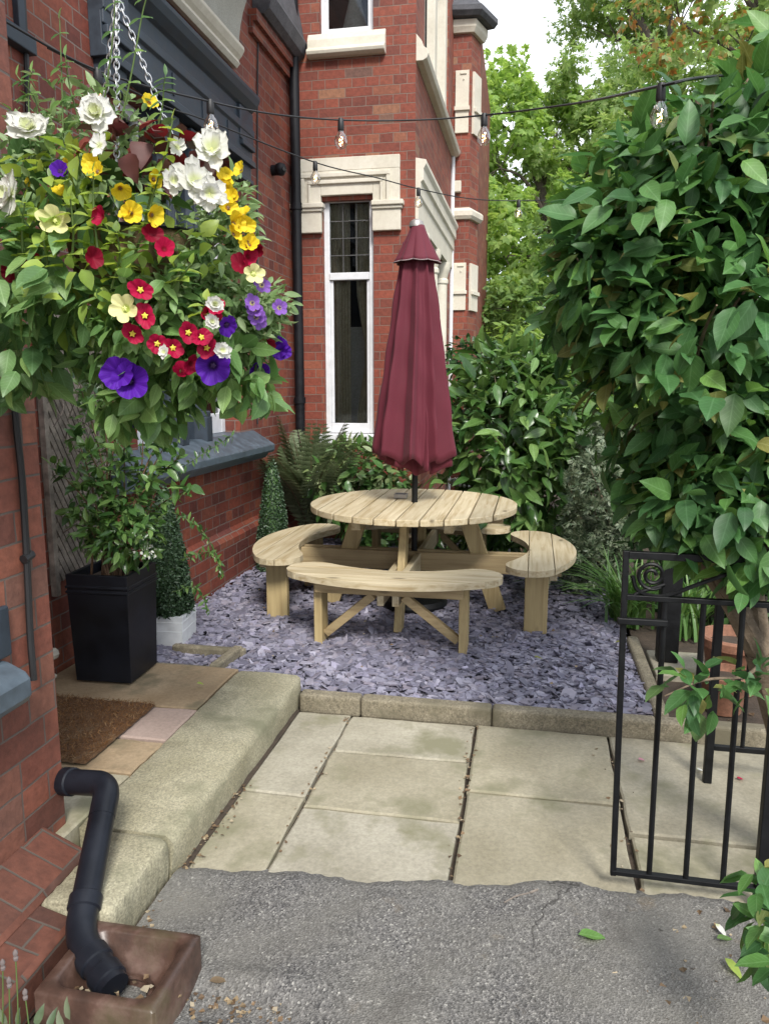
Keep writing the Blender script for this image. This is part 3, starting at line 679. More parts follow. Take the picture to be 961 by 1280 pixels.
# lower sash window
def sash(xa, xb, za, zb, zm, leaded=True):
    b = MB(); y1 = YB+.06; y2 = YB+.11; t = .055
    for q in ((xa, xa+t, za, zb), (xb-t, xb, za, zb), (xa+t, xb-t, zb-t*.8, zb), (xa+t, xb-t, za, za+.10)): b.box(q[0], q[1], y1, y2, q[2], q[3])
    b.box(xa+t, xb-t, y1-.015, y2, zm-.035, zm+.035)
    for q in ((xa+t, xa+t+.03, za+.10, zm-.035), (xb-t-.03, xb-t, za+.10, zm-.035)): b.box(q[0], q[1], y1+.012, y2, q[2], q[3])
    fo = b.build('window', M['white_paint'], house, bevel=.006)
    MB().box(xa+t-.005, xb-t+.005, y2-.02, y2-.015, za+.05, zb-.03).build('pane', M['glass'], fo)
    if leaded:
        k = MB(); xw = xb-xa-2*t
        for i in (1, 2): k.box(xa+t+xw*i/3-.004, xa+t+xw*i/3+.004, y2-.03, y2-.022, zm+.04, zb-t)
        for i in (1, 2, 3): k.box(xa+t, xb-t, y2-.033, y2-.031, zm+.04+(zb-t-zm-.04)*i/4-.004, zm+.04+(zb-t-zm-.04)*i/4+.004)
        k.build('lead_came', M['lead'], fo)
    return fo
sash(x0, x1, wz0+.06, wz1+.04, 2.66)
k = MB().box(x0-.06, x1+.06, YB-.06, YB+.10, wz0-.05, wz0+.055); k.build('window_sill', M['white_paint'], house, bevel=.012)
def drape(xa, xb, y, za, zb, amp, mat, gather=None):
    n = 22; vs = []; fs = []; m = 10
    for j in range(m+1):
        t = j/m; z = za+(zb-za)*t
        for i in range(n+1):
            u = i/n; g = 1 if not gather else 1-.45*math.exp(-((t-gather)/.18)**2)
            x = xb-(xb-xa)*(1-u)*g; vs.append((x, y+amp*math.sin(i*2.1+.6*math.sin(t*4)), z))
    for j in range(m):
        for i in range(n): fs.append((j*(n+1)+i, j*(n+1)+i+1, (j+1)*(n+1)+i+1, (j+1)*(n+1)+i))
    return MB().add(vs, fs)
drape(-2.06, -1.84, YB+.15, 1.1, 3.4, .014, None).build('curtain', M['curtain'], house, smooth=True, auto=180)
drape(-1.79, -1.58, YB+.17, 1.1, 3.4, .018, None, .35).build('curtain', M['curtain'], house, smooth=True, auto=180)
MB().box(-2.02, -1.7, YB+.45, YB+.5, 1.0, 2.2).build('inner_door', M['lace'], house)
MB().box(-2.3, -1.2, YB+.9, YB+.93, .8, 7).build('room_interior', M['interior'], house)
MB().box(-2.0, -1.6, YB+.25, YB+.34, 1.12, 1.16).build('inner_sill', M['white_paint'], house)
# upper sash, its sill and the lamp seen in it
sash(x0-.02, x1+.02, uz0-.01, uz1, 6.2, False)
k = MB().sweep([(0, 4.63), (.05, 4.63), (.09, 4.645), (.10, 4.67), (.09, 4.69), (.055, 4.71), (.05, 4.78), (.02, 4.84), (-.04, 4.845), (-.04, 4.63)], (-2.19, YB, 0), (-1.45, YB, 0), (0,-1,0)); k.build('window_sill', M['cream'], house, bevel=.004)
MB().lathe([(.15, 4.93), (.13, 4.95), (.04, 5.30), (.035, 5.30)], (-1.80, YB+.27, 0), 24).build('lamp_shade', M['lace'], house, smooth=True)
# --- side of the bay (plane XB): lintel, shafts, sills
s = MB().sweep([(-.02, 3.14), (.03, 3.14), (.03, 3.36), (.05, 3.38), (.05, 3.50), (.075, 3.52), (.075, 3.62), (.10, 3.66), (.10, 3.70), (0, 3.72), (-.02, 3.72)], (XB, 7.63, 0), (XB, 10.75, 0), (1,0,0)); s.build('lintel', M['cream'], house, bevel=.004)
s = MB().sweep([(0, 4.56), (.06, 4.56), (.10, 4.58), (.115, 4.62), (.10, 4.66), (.07, 4.68), (.05, 4.73), (.0, 4.79), (-.3, 4.80), (-.3, 4.56)], (XB, 7.62, 0), (XB, 10.78, 0), (1,0,0)); s.build('window_sill', M['cream'], house, bevel=.004)
for y in (8.22, 9.2, 10.18):
    s = MB(); s.lathe([(.10, .92), (.10, 1.05), (.085, 1.08), (.085, 2.86), (.10, 2.88), (.10, 2.92), (.085, 2.94), (.11, 3.02), (.125, 3.06), (.125, 3.137)], (XB-.06, y, 0), 16); s.build('column', M['cream'], house, smooth=True)
    s = MB(); s.box(XB-.16, XB-.02, y-.10, y+.10, 4.80, 6.5); s.build('mullion', M['cream'], house, bevel=.01)
for za, zb in ((.92, 3.13), (4.81, 6.49)):
    for ya, yb in ((8.34, 9.08), (9.32, 10.06)):
        s = MB()
        for q in ((ya, ya+.06, za, zb), (yb-.06, yb, za, zb), (ya+.06, yb-.06, za, za+.1), (ya+.06, yb-.06, zb-.06, zb), (ya+.06, yb-.06, (za+zb)/2, (za+zb)/2+.05)): s.box(XB-.20, XB-.15, *q)
        wf = s.build('window', M['white_paint'], house, bevel=.006)
        s = MB(); s.box(XB-.185, XB-.18, ya+.03, yb-.03, za+.05, zb-.03); s.build('pane', M['glass'], wf)
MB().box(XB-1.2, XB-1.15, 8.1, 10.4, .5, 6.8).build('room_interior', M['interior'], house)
MB().box(XB-.03, XB+.05, 8.1, 10.3, .86, .915).build('window_sill', M['cream'], house, bevel=.01)
# --- far bay
fx0, fx1, fy = XB-.3, -.935, 10.8
t = .36; dx, dy = math.sin(math.radians(15)), math.cos(math.radians(15)); p1 = (fx1, fy); p2 = (fx1+dx*t, fy+dy*t)
fb = MB().prism([(fx0, fy), p1, p2, (p2[0]-.05, p2[1]+3), (fx0, p2[1]+3)], 0, 6.21); fb.build('bay_wall', M['brick_bay'], house)
def band(prof, nm, mat=M['cream']):
    b = MB(); q = [(fx0+.3, fy), p1, p2]; rows = []
    outs = [Vector((0,-1,0)), (Vector((0,-1,0))+Vector((dy,-dx,0))).normalized(), Vector((dy,-dx,0))]
    for (x, y), od in zip(q, outs): rows.append([Vector((x, y, z))+od*o for o, z in prof])
    k = len(prof); vs = [v for r in rows for v in r]; fs = [tuple(range(k)), tuple(2*k+i for i in range(k-1, -1, -1))]
    for r in range(2):
        for j in range(k): fs.append((r*k+j, r*k+(j+1)%k, (r+1)*k+(j+1)%k, (r+1)*k+j))
    b.add(vs, fs); return b.build(nm, mat, house, bevel=.004)
band([(-.02, 3.78), (.04, 3.78), (.075, 3.82), (.08, 3.88), (.05, 3.91), (-.02, 3.94)], 'string_course')
band([(-.02, 6.06), (.05, 6.06), (.09, 6.12), (.10, 6.20), (-.02, 6.20)], 'cornice')
band([(-.02, 6.21), (.18, 6.21), (.23, 6.26), (.23, 6.32), (.17, 6.36), (-.4, 6.9), (-.4, 6.21)], 'roof', M['roof_slate'])
def farstone(za, zb, zc):
    s = MB(); xa, xb = XB+.035, fx1-.025; hh = zb-za
    s.box(xa, xb, fy-.03, fy, zc, zb); s.box(xa+.06, xb-.03, fy-.045, fy-.031, zb-.05, zb-.03); s.box(xa+.10, xb-.06, fy-.045, fy-.031, zb-.12, zb-.10)
    s.box(xa-.01, xb+.015, fy-.06, fy-.002, zc-.05, zc-.002); s.box(xa, xb, fy-.03, fy, za, zc-.052)
    # canted face
    a = Vector((p1[0]+dx*.05, p1[1]+dy*.05, 0)); c = Vector((p2[0]-dx*.03, p2[1]-dy*.03, 0)); o = Vector((dy, -dx, 0))
    s.sweep([(-.01, za), (.03, za), (.03, zc-.05), (.06, zc-.05), (.06, zc), (.03, zc), (.03, zb), (-.01, zb)], a, c, o)
    return s.build('window_surround', M['cream'], house, bevel=.004)
farstone(4.86, 5.62, 5.18); farstone(2.60, 3.22, 2.86)
k = MB(); k.box(XB+.03, XB+.13, fy-.07, fy, 4.12, 4.26); k.build('window_sill', M['cream'], house, bevel=.01)
# pipes fixed to the house
k = MB(); k.tube([(XB+.02, fy-.06, 0), (XB+.02, fy-.06, 4.6)], .028, 10); k.build('drainpipe', M['white_paint'], house, smooth=True)
k = MB(); px = -2.31; py = YB-.09; k.tube([(px, py, .05), (px, py, 6.5)], .047, 14)
for z in (1.45, 3.3, 5.2): k.tube([(px, py, z-.03), (px, py, z+.03)], .058, 14); k.box(px-.10, px+.0, py+.02, YB, z-.015, z+.015)
k.build('drainpipe', M['black_plastic'], house, smooth=True)
k = MB(); k.tube([(px-.05, YB-.05, 3.05), (px-.06, YB-.05, 3.5)], .02, 8); k.build('vent_pipe', M['lead'], house, smooth=True)
# cables clipped to the facade
k = MB(); pts = [onx(322, y, XW+.012) for y in (20, 120, 200, 320, 450, 530)]; pts[0].y += .02; k.tube(spline(pts, 6), .007, 6); k.build('cable', M['cable'], house, smooth=True)
# near window frame at the upper left
a = onx(28, 35, XW+.02)
k = MB(); k.box(XW-.02, XW+.05, a.y-.35, a.y+.06, a.z-.10, a.z-.02); k.box(XW-.02, XW+.03, a.y-.03, a.y+.03, a.z-.02, a.z+1.2); k.box(XW-.02, XW+.03, a.y-.35, a.y-.30, a.z-.02, a.z+1.2); k.build('window', M['grey_paint'], house, bevel=.005)
k = MB(); k.tube([onx(33, 0, XW+.02)+Vector((0,0,1)), onx(33, 60, XW+.02), onx(30, 135, XW+.02)+Vector((0,0,-.4))], .012, 6); k.build('cable', M['cable'], house, smooth=True)
# security camera
cm = thing('security_camera', 'small black security camera on the brick wall beside the drainpipe', 'camera', onx(340, 213, XW))
p = onx(340, 213, XW)
MB().tube([p, p+Vector((.05,0,0))], .045, 16).build('mount', M['black_plastic'], cm, smooth=True)
bd = MB(); bd.lathe([(.001,-.055),(.03,-.048),(.05,-.02),(.055,.01),(.045,.04),(.02,.055),(.001,.056)], p+Vector((.085,-.015,0)), 16); bd.build('housing', M['black_plastic'], cm, smooth=True)
MB().tube([p+Vector((.12,-.045,-.005)), p+Vector((.135,-.06,-.008))], .016, 12).build('lens', M['glass'], cm, smooth=True)

# ================================================================ PORCH PIER
XP = -1.51
pier = thing('brick_porch', 'nearest weathered red brick porch wall at the left picture edge', 'porch', (XP, 1, 0))
k = MB(); k.box(-2.05, XP, -2.5, 2.15, 0, 5); k.build('wall', M['brick_near'], pier, bevel=.004)
k = MB().sweep([(0, -.02), (.155, -.02), (.155, .135), (.143, .152), (.0, .215)], (XP, -2.5, 0), (XP, 2.03, 0), (1,0,0))
k.build('plinth', M['brick_plinth'], pier, bevel=.006)
k = MB().sweep([(.155, -.02), (.27, -.02), (.27, .095), (.255, .11), (.155, .137)], (XP, -2.5, 0), (XP, 1.78, 0), (1,0,0)); k.build('plinth_footing', M['brick_plinth'], pier, bevel=.006)
k = MB(); k.sweep([(0, .69), (.05, .69), (.085, .70), (.10, .725), (.10, .775), (.085, .795), (.03, .82), (0, .825)], (XP, -2, 0), (XP, 1.90, 0), (1,0,0)); k.build('ledge', M['sill_paint'], pier, bevel=.012, seg=3)
k = MB(); k.box(XP, XP+.035, -2, 1.80, .60, .687); k.box(XP, XP+.02, -2, 1.93, .828, .98); k.build('ledge_panel', M['grey_paint'], pier, bevel=.006)
cab = [onx(*q, XP+.014) for q in ((14, 420), (20, 520), (28, 600), (34, 700), (38, 790), (39, 850))]
cab[-1].x += .01
k = MB(); k.tube(spline(cab, 8), .0105, 8); k.build('cable', M['cable'], pier, smooth=True)
for q in ((35, 696),):
    c = onx(*q, XP+.014); k = MB(); k.tube([c+Vector((0,-.02,-.004)), c+Vector((0,.02,.004))], .014, 8); k.build('cable_clip', M['cable'], pier, smooth=True)
# small white waste pipe low on the wall
k = MB(); k.tube([(-2.33, 2.72, .36), (-2.33, 3.12, .30), (-2.33, 3.32, .28)], .03, 10); k.tube([(-2.34, 2.7, .19), (-2.32, 3.3, .17)], .012, 8)
wp = k.build('white_wall_pipe', M['cream'], None, smooth=True); tag(wp, 'short dirty white pipe along the wall foot behind the black planter', 'pipe')

# black waste pipe into the gully
pipe = thing('waste_pipe', 'black plastic waste pipe with two elbows dropping into the stone gully', 'waste pipe', (-1.3, 1.9, .1))
e1 = ony(136, 980, 2.10); st = ony(5, 972, 2.21); e2 = ony(98, 1172, 1.70); en = ony(143, 1235, 1.60)
def elbow(a, c, d, r0): # rounded corner a-c-d
    v1 = (a-c).normalized()*r0; v2 = (d-c).normalized()*r0
    return [c+v1*(1-t)**2 + v2*t**2 for t in [i/8 for i in range(9)]]
R = .041
MB().tube([st]+elbow(st, e1, e2, .055)+[e1+(e2-e1)*.25], R, 20).build('upper_elbow', M['pvc'], pipe, smooth=True)
MB().tube([e1+(e2-e1)*.25, e2+(e1-e2)*.20], R*.97, 20).build('pipe', M['pvc'], pipe, smooth=True)
MB().tube([e2+(e1-e2)*.2]+elbow(e1, e2, en, .06)+[en], R, 20).build('lower_elbow', M['pvc'], pipe, smooth=True)
for a, d in ((e1+(st-e1)*.36, (st-e1)), (e2+(e1-e2)*.20, (e1-e2)), (e2+(en-e2)*.45, (en-e2)), (e2+(en-e2)*.80, (en-e2))):
    d = d.normalized(); MB().tube([a-d*.022, a-d*.018, a+d*.018, a+d*.022], [R*1.0, R*1.13, R*1.13, R*1.0], 20).build('collar', M['pvc'], pipe, smooth=True)
# salt glazed gully
gy = thing('drain_gully', 'brown salt glazed square drain gully at the foot of the porch wall', 'drain gully', (-1.02, 1.63, 0))
gx0, gx1, gy0, gy1, gz = -1.185, -.855, 1.50, 1.775, .12
ang = math.radians(-2)
def rsq(x0, x1, y0, y1, r, n=5):
    out = []
    for cx_, cy_, a0 in ((x1-r, y0+r, -PI/2), (x1-r, y1-r, 0), (x0+r, y1-r, PI/2), (x0+r, y0+r, PI)):
        for i in range(n+1): a = a0+PI/2*i/n; out.append((cx_+r*math.cos(a), cy_+r*math.sin(a)))
    return out
loops = []
for ins, z, r in ((0, 0, .012), (0, gz-.006, .012), (.006, gz, .012), (.03, gz, .03), (.036, gz-.006, .035), (.05, .045, .05), (.075, .03, .05), (.095, .025, .05), (.10, .0, .05)):
    loops.append([(x, y, z) for x, y in rsq(gx0+ins, gx1-ins, gy0+ins, gy1-ins, r)])
b = MB(); n = len(loops[0]); vs = [v for l in loops for v in l]; fs = []
for i in range(len(loops)-1):
    for j in range(n): fs.append((i*n+j, i*n+(j+1)%n, (i+1)*n+(j+1)%n, (i+1)*n+j))
fs.append(tuple((len(loops)-1)*n+j for j in range(n)))
b.add(vs, fs); b.build('basin', M['glaze'], gy, smooth=True, auto=50)
q = []
for i in range(16):
    a = 2*PI*i/16; q.append((-1.0+.065*math.cos(a), 1.62+.06*math.sin(a), .042))
b = MB(); b.tube(q+[q[0]], .008, 6); b.build('outlet_rim', M['glaze'], gy, smooth=True)
# ================================================================ PICNIC TABLE
TC = Vector((-.805, 5.25, .06))
tbl = thing('picnic_table', 'round pale wooden picnic table with four curved benches on the slate chippings', 'picnic table', TC)
ZT, ZB = .80, .505                      # tabletop and bench heights
RT = .715
random.seed(21)
def planks_disc(R, n, z0, z1, gap=.009):
    b = MB(); w = 2*R/n
    for i in range(n):
        xa, xb = -R+i*w+gap/2, -R+(i+1)*w-gap/2; pts = []
        m = 14
        up = []; lo = []
        for k in range(m+1):
            x = xa+(xb-xa)*k/m; y = math.sqrt(max(0, R*R-x*x)); up.append((TC.x+x, TC.y+y)); lo.append((TC.x+x, TC.y-y))
        poly = lo + up[::-1]
        # drop coincident end points
        q = []
        for p_ in poly:
            if not q or (abs(p_[0]-q[-1][0])+abs(p_[1]-q[-1][1])) > 1e-4: q.append(p_)
        if abs(q[0][0]-q[-1][0])+abs(q[0][1]-q[-1][1]) < 1e-4: q.pop()
        b.prism(q, z0+random.uniform(-.001,.001), z1+random.uniform(-.0015,.0015))
    return b
planks_disc(RT, 10, ZT-.042, ZT).build('tabletop', M['wood'], tbl, bevel=.006, seg=3)
# battens under the top and cross beams
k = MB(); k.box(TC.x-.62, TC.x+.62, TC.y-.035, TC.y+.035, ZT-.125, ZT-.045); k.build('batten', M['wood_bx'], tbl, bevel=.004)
for s_ in (-1, 1):
    for dx_ in (-.0,):
        k = MB(); k.box(TC.x+s_*.30-.03, TC.x+s_*.30+.03, TC.y-.5, TC.y+.5, ZT-.115, ZT-.045); k.build('batten', M['wood'], tbl, bevel=.004)
zb = .405
for s_ in (-1, 1):
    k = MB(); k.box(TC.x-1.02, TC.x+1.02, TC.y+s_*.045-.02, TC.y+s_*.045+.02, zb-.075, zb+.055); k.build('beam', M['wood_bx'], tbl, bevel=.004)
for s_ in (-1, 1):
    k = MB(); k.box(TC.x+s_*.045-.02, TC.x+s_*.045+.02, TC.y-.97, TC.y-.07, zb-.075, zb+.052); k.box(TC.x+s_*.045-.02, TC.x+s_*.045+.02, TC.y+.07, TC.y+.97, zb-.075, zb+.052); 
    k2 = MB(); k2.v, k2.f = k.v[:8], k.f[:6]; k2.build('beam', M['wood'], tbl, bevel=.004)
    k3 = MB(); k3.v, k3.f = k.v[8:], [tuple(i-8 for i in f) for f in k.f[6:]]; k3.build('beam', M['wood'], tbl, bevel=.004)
for a in range(4):
    u = Vector((round(math.cos(a*PI/2)), round(math.sin(a*PI/2)), 0)); v = Vector((-u.y, u.x, 0)); zz = Vector((0,0,1))
    top = TC*1; top.z = 0
    A = top+u*.36+zz*(ZT-.05); B = top+u*.60+zz*.05
    k = MB(); k.obox(A, B, .048, .115, v); lg = k.build('leg', M['wood_z'], tbl, bevel=.005)
    c = A.lerp(B, .62)
    for o_ in (-.03, .03): MB().tube([c+v*.02+u*o_, c+v*.062+u*o_], .010, 8).build('bolt', M['chain'], lg)
    # bench: kidney shaped, concave towards the table
    bn = MB(); Ri, Ro = .80, 1.115; n = 18; half = math.radians(31.5)
    # three planks that follow straight grain lines along v
    def outline():
        pts = []
        for i in range(n+1):
            t = -half+2*half*i/n; pts.append((Ro*math.cos(t), Ro*math.sin(t)))
        rr = (Ro-Ri)/2
        for i in range(1, 8):
            t = half; q = PI*i/8; cx_, cy_ = (Ri+rr)*math.cos(t), (Ri+rr)*math.sin(t)
            pts.append((cx_+rr*math.cos(t+q), cy_+rr*math.sin(t+q)))
        for i in range(n+1):
            t = half-2*half*i/n; pts.append((Ri*math.cos(t), Ri*math.sin(t)))
        for i in range(1, 8):
            t = -half; q = PI+PI*i/8; cx_, cy_ = (Ri+rr)*math.cos(t), (Ri+rr)*math.sin(t)
            pts.append((cx_+rr*math.cos(t+q), cy_+rr*math.sin(t+q)))
        return pts
    def clip(poly, lo, hi):
        for sgn, lim in ((1, hi), (-1, -lo)):
            out = []
            for i in range(len(poly)):
                p_, q_ = poly[i], poly[(i+1)%len(poly)]; a_, b_ = sgn*p_[0]-lim, sgn*q_[0]-lim
                if a_ <= 0: out.append(p_)
                if a_*b_ < 0: t = a_/(a_-b_); out.append((p_[0]+(q_[0]-p_[0])*t, p_[1]+(q_[1]-p_[1])*t))
            poly = out
        return poly
    OL = outline(); xs_ = [p_[0] for p_ in OL]; x0_, x1_ = min(xs_), max(xs_)
    cutsb = [x0_-.01, .80, .96, x1_+.01]
    for j in range(3):
        lo, hi = cutsb[j]+(.0025 if j else 0), cutsb[j+1]-(.0025 if j < 2 else 0)
        po = clip(OL, lo, hi)
        if len(po) < 3: continue
        # the inner plank may split in two tips
        if j == 0 and min(p_[0] for p_ in po) < Ri*math.cos(half)+.02:
            halves = [[p_ for p_ in po if p_[1] > 0], [p_ for p_ in po if p_[1] <= 0]]
            if Ri > .80-.001: pass
        else: halves = [po]
        for h_ in halves:
            if len(h_) < 3: continue
            poly = [tuple((top+u*p_[0]+v*p_[1])[:2]) for p_ in h_]
            bn.prism(poly, ZB-.042, ZB+random.uniform(-.001,.001))
    bench = bn.build('bench', M['wood_x'] if a in (1, 3) else M['wood'], tbl, bevel=.006, seg=3)
    for t in (-half*.86, half*.86):
        r_ = Ri+.16; c = top+u*(r_*math.cos(t))+v*(r_*math.sin(t))
        k = MB(); k.obox(c+zz*(ZB-.045), c+zz*.045, .145, .05, u); k.build('bench_leg', M['wood_z'], bench, bevel=.005)
        k = MB(); c2 = c-v*math.copysign(.035, t)
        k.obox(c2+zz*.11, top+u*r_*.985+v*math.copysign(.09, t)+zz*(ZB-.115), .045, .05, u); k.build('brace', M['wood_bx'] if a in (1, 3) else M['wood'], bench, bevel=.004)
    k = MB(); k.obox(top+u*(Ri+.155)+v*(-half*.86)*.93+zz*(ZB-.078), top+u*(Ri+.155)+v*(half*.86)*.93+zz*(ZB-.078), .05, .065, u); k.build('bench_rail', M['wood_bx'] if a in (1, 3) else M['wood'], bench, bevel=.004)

# ashtray
ash = MB(); p = onz(501, 622, ZT+.004); ash.prism([(p.x+sx*.045, p.y+sy*.045) for sx, sy in ((-1,-1),(1,-1),(1,1),(-1,1))], ZT+.004, ZT+.008)
for q in ((-.045,.045,-.045,-.040),(-.045,.045,.040,.045),(-.045,-.040,-.040,.040),(.040,.045,-.040,.040)): ash.box(p.x+q[0], p.x+q[1], p.y+q[2], p.y+q[3], ZT+.008, ZT+.034)
ao = ash.build('ashtray', M['ash_metal'], bevel=.003); tag(ao, 'small square metal ashtray beside the parasol pole on the table', 'ashtray')

# ================================================================ PARASOL (closed)
pp = Vector((TC.x+.005, TC.y+.02, 0))
par = thing('parasol', 'closed burgundy canvas parasol standing through the round table', 'parasol', (pp.x, pp.y, .05))
ptop = ony(520, 279, pp.y).z; vz = ony(520, 322, pp.y).z; hem = ony(515, 572, pp.y).z
MB().tube([(pp.x, pp.y, .08), (pp.x, pp.y, ptop-.02)], .021, 14).build('pole', M['black_iron'], par, smooth=True)
k = MB(); k.lathe([(.001,0),(.23,.0),(.24,.03),(.22,.06),(.06,.085),(.045,.30),(.03,.31),(.03,.0)], (pp.x, pp.y, .055), 28); k.build('base', M['black_iron'], par, smooth=True)
k = MB(); k.lathe([(.001,.035),(.02,.034),(.042,.02),(.05,.0),(.05,-.015),(.0,-.015)], (pp.x, pp.y, ptop-.01), 20); k.build('finial', M['ash_metal'], par, smooth=True)
def cone_cloth(z1, z0, r1, r0, nf, amp0, amp1, ph, hemamp, tilt=0, rows=28, nseg=176, pw=1.0, sx=.03):
    b = MB(); vs = []; fs = []
    for j in range(rows+1):
        t = j/rows; z = z1+(z0-z1)*t; r = r1+(r0-r1)*t**pw; am = amp1+(amp0-amp1)*t
        for i in range(nseg):
            a = 2*PI*i/nseg; f = a*nf+ph+.5*math.sin(2*a+t*1.5)
            fold = 1-2*abs(math.sin(f/2+.35*math.sin(t*2.2+a)))**.8
            lobes = .35*math.sin(a*3+1.3+t*.8)+.25*math.sin(a*5+.4)
            sm = .20*(1-2*abs(math.sin(a*6.5+.9*t+.7)))+.12*math.sin(a*17+3*t)
            rr = r*(1+am*(fold+.30*lobes+sm)) + .004*math.sin(z*19+a*5)
            zz_ = z + hemamp*t**6*(math.cos(f)*.9+.5*math.sin(a*2+.8))
            vs.append((pp.x + rr*math.cos(a)+sx*t*math.sin(t*2), pp.y + rr*math.sin(a)*.92, zz_))
    for j in range(rows):
        for i in range(nseg): fs.append((j*nseg+i, j*nseg+(i+1)%nseg, (j+1)*nseg+(i+1)%nseg, (j+1)*nseg+i))
    return b.add(vs, fs)
cz = cone_cloth(vz+.10, hem, .08, .268, 9, .19, .15, 1.0, .03, pw=.92, sx=-.012)
c_ = cz.build('canopy', M['fabric'], par, smooth=True, auto=180); sm = c_.modifiers.new('cloth', 'SOLIDIFY'); sm.thickness = .003
# inner pleats hanging lower in the middle
cz = cone_cloth(vz-.2, hem-.075, .08, .19, 6, .32, .2, .2, .03, pw=.95, sx=.02)
c_ = cz.build('canopy_pleat', M['fabric'], par, smooth=True, auto=180); sm = c_.modifiers.new('cloth', 'SOLIDIFY'); sm.thickness = .003
# vent cap
b = MB(); rows, nseg = 10, 160; vs = []; fs = []
for j in range(rows+1):
    t = j/rows; z = ptop-.015+(vz-ptop-.01)*t; r = .045+(.145-.045)*t**1.15
    for i in range(nseg):
        a = 2*PI*i/nseg; rr = r*(1+.10*t*abs(math.sin(a*4+.3))-.12*(1-abs(math.sin(a*4+.3)))*t+.03*t*math.sin(a*11)); vs.append((pp.x+.008+rr*math.cos(a), pp.y+rr*math.sin(a), z-.011*t**3*(abs(math.sin(a*4+.3)))))
for j in range(rows):
    for i in range(nseg): fs.append((j*nseg+i, j*nseg+(i+1)%nseg, (j+1)*nseg+(i+1)%nseg, (j+1)*nseg+i))
vent = b.add(vs, fs).build('vent_cap', M['fabric'], par, smooth=True, auto=180); sm = vent.modifiers.new('cloth', 'SOLIDIFY'); sm.thickness = .004
ring = [Vector(v) for v in vs[-nseg:]]; MB().tube(ring[::2]+[ring[0]], .0035, 5).build('piping', M['canvas_edge'], vent)
# ribs showing below the hem
for i in range(8):
    a = PI*i/4+.2; k = MB(); k.tube([(pp.x+.05*math.cos(a), pp.y+.05*math.sin(a), vz), (pp.x+.17*math.cos(a), pp.y+.16*math.sin(a), hem+.02)], .006, 6); k.build('rib', M['black_iron'], par)

# ================================================================ beaded round metal table beyond
bt = thing('bistro_table', 'round dark metal garden table with a beaded grey rim behind the parasol', 'garden table', (-.42, 6.95, .05))
bc = Vector((-.36, 6.95, .74))
MB().lathe([(.001,-.02),(.34,-.02),(.36,-.01),(.36,.0),(.34,.004),(.001,.004)], bc, 36).build('tabletop', M['black_iron'], bt, smooth=True)
b = MB()
for i in range(46):
    a = 2*PI*i/46; b.lathe([(.001,-.018),(.013,-.013),(.018,0),(.013,.013),(.001,.018)], bc+Vector((.368*math.cos(a), .368*math.sin(a), .0)), 6)
b.build('beaded_rim', M['chain'], bt, smooth=True)
MB().lathe([(.19,-.69),(.2,-.67),(.05,-.62),(.035,-.3),(.05,-.15),(.16,-.022)], bc, 20).build('pedestal', M['black_iron'], bt, smooth=True)

# ================================================================ DOOR MAT
p = [onz(70, 875, .16), onz(200, 884, .16), onz(128, 963, .16), onz(40, 960, .16)]
x1 = -1.665; b = MB(); n = 40; vs = []; fs = []
mx0, mx1, my0, my1 = -2.30, -1.665, 2.52, 3.085
for j in range(n+1):
    for i in range(n+1):
        e = 0 if 0 < i < n and 0 < j < n else -.012
        vs.append((mx0+(mx1-mx0)*i/n+random.uniform(-.003,.003), my0+(my1-my0)*j/n+random.uniform(-.003,.003), .172+random.uniform(-.002,.002)+e))
for j in range(n):
    for i in range(n): fs.append((j*(n+1)+i, j*(n+1)+i+1, (j+1)*(n+1)+i+1, (j+1)*(n+1)+i))
o = MB().add(vs, fs).build('doormat', M['coir'], smooth=True, auto=180)
r_ = np.random.default_rng(8); nn_ = 9000
P_ = np.stack((mx0+(mx1-mx0)*r_.random(nn_), my0+(my1-my0)*r_.random(nn_), np.full(nn_, .170)), 1)
fb_ = (np.array([(-.06,0,0), (.06,0,0), (.03,1,0), (-.03,1,0)]), [(0,1,2,3)])
leaf_obj('coir_pile', [scatter(fb_, P_, r_.normal(size=(nn_,3))*np.array([1,1,.3])+np.array([[0,0,.55]]), r_.normal(size=(nn_,3)), .016*(.6+.8*r_.random(nn_)))], M['coir_fibre'], o, False)
tag(o, 'worn rust brown coir doormat on the terrace flags', 'doormat')

# ================================================================ PLANTERS
def tapered(b, c, w0, w1, h, z, rot=0, wall=.02, lips=()):
    """square tapered pot with a hollow top; lips = raised bands (t, out)"""
    pr = [(0, w0/2)]
    for t, o_ in lips: pr += [(t-.012, (w0+(w1-w0)*t)/2), (t-.010, (w0+(w1-w0)*t)/2+o_), (t+.010, (w0+(w1-w0)*t)/2+o_), (t+.012, (w0+(w1-w0)*t)/2)]
    pr += [(1, w1/2)]; loops = [(z+h*t, hw) for t, hw in pr]; loops += [(z+h, w1/2-wall), (z+h-.06, w1/2-wall-.005)]
    vs = []; fs = []; cr, sr = math.cos(rot), math.sin(rot)
    for zz_, hw in loops:
        for sx, sy in ((-1,-1),(1,-1),(1,1),(-1,1)): vs.append((c[0]+(sx*cr-sy*sr)*hw, c[1]+(sx*sr+sy*cr)*hw, zz_))
    for i in range(len(loops)-1):
        for j in range(4): fs.append((i*4+j, i*4+(j+1)%4, (i+1)*4+(j+1)%4, (i+1)*4+j))
    fs.append((3,2,1,0)); return b.add(vs, fs)
PC = (-2.055, 3.44)
plh = onx(90, 697, -2.25).z-.16
ptr = thing('tall_planter', 'tall black square tapered planter holding a glossy shrub on the terrace', 'planter', (PC[0], PC[1], .16))
PT = .705
tapered(MB(), PC, .29, .318, PT-.16, .16, math.radians(2), lips=((.84, .006), (.885, .006))).build('pot', M['pot_black'], ptr, bevel=.006)
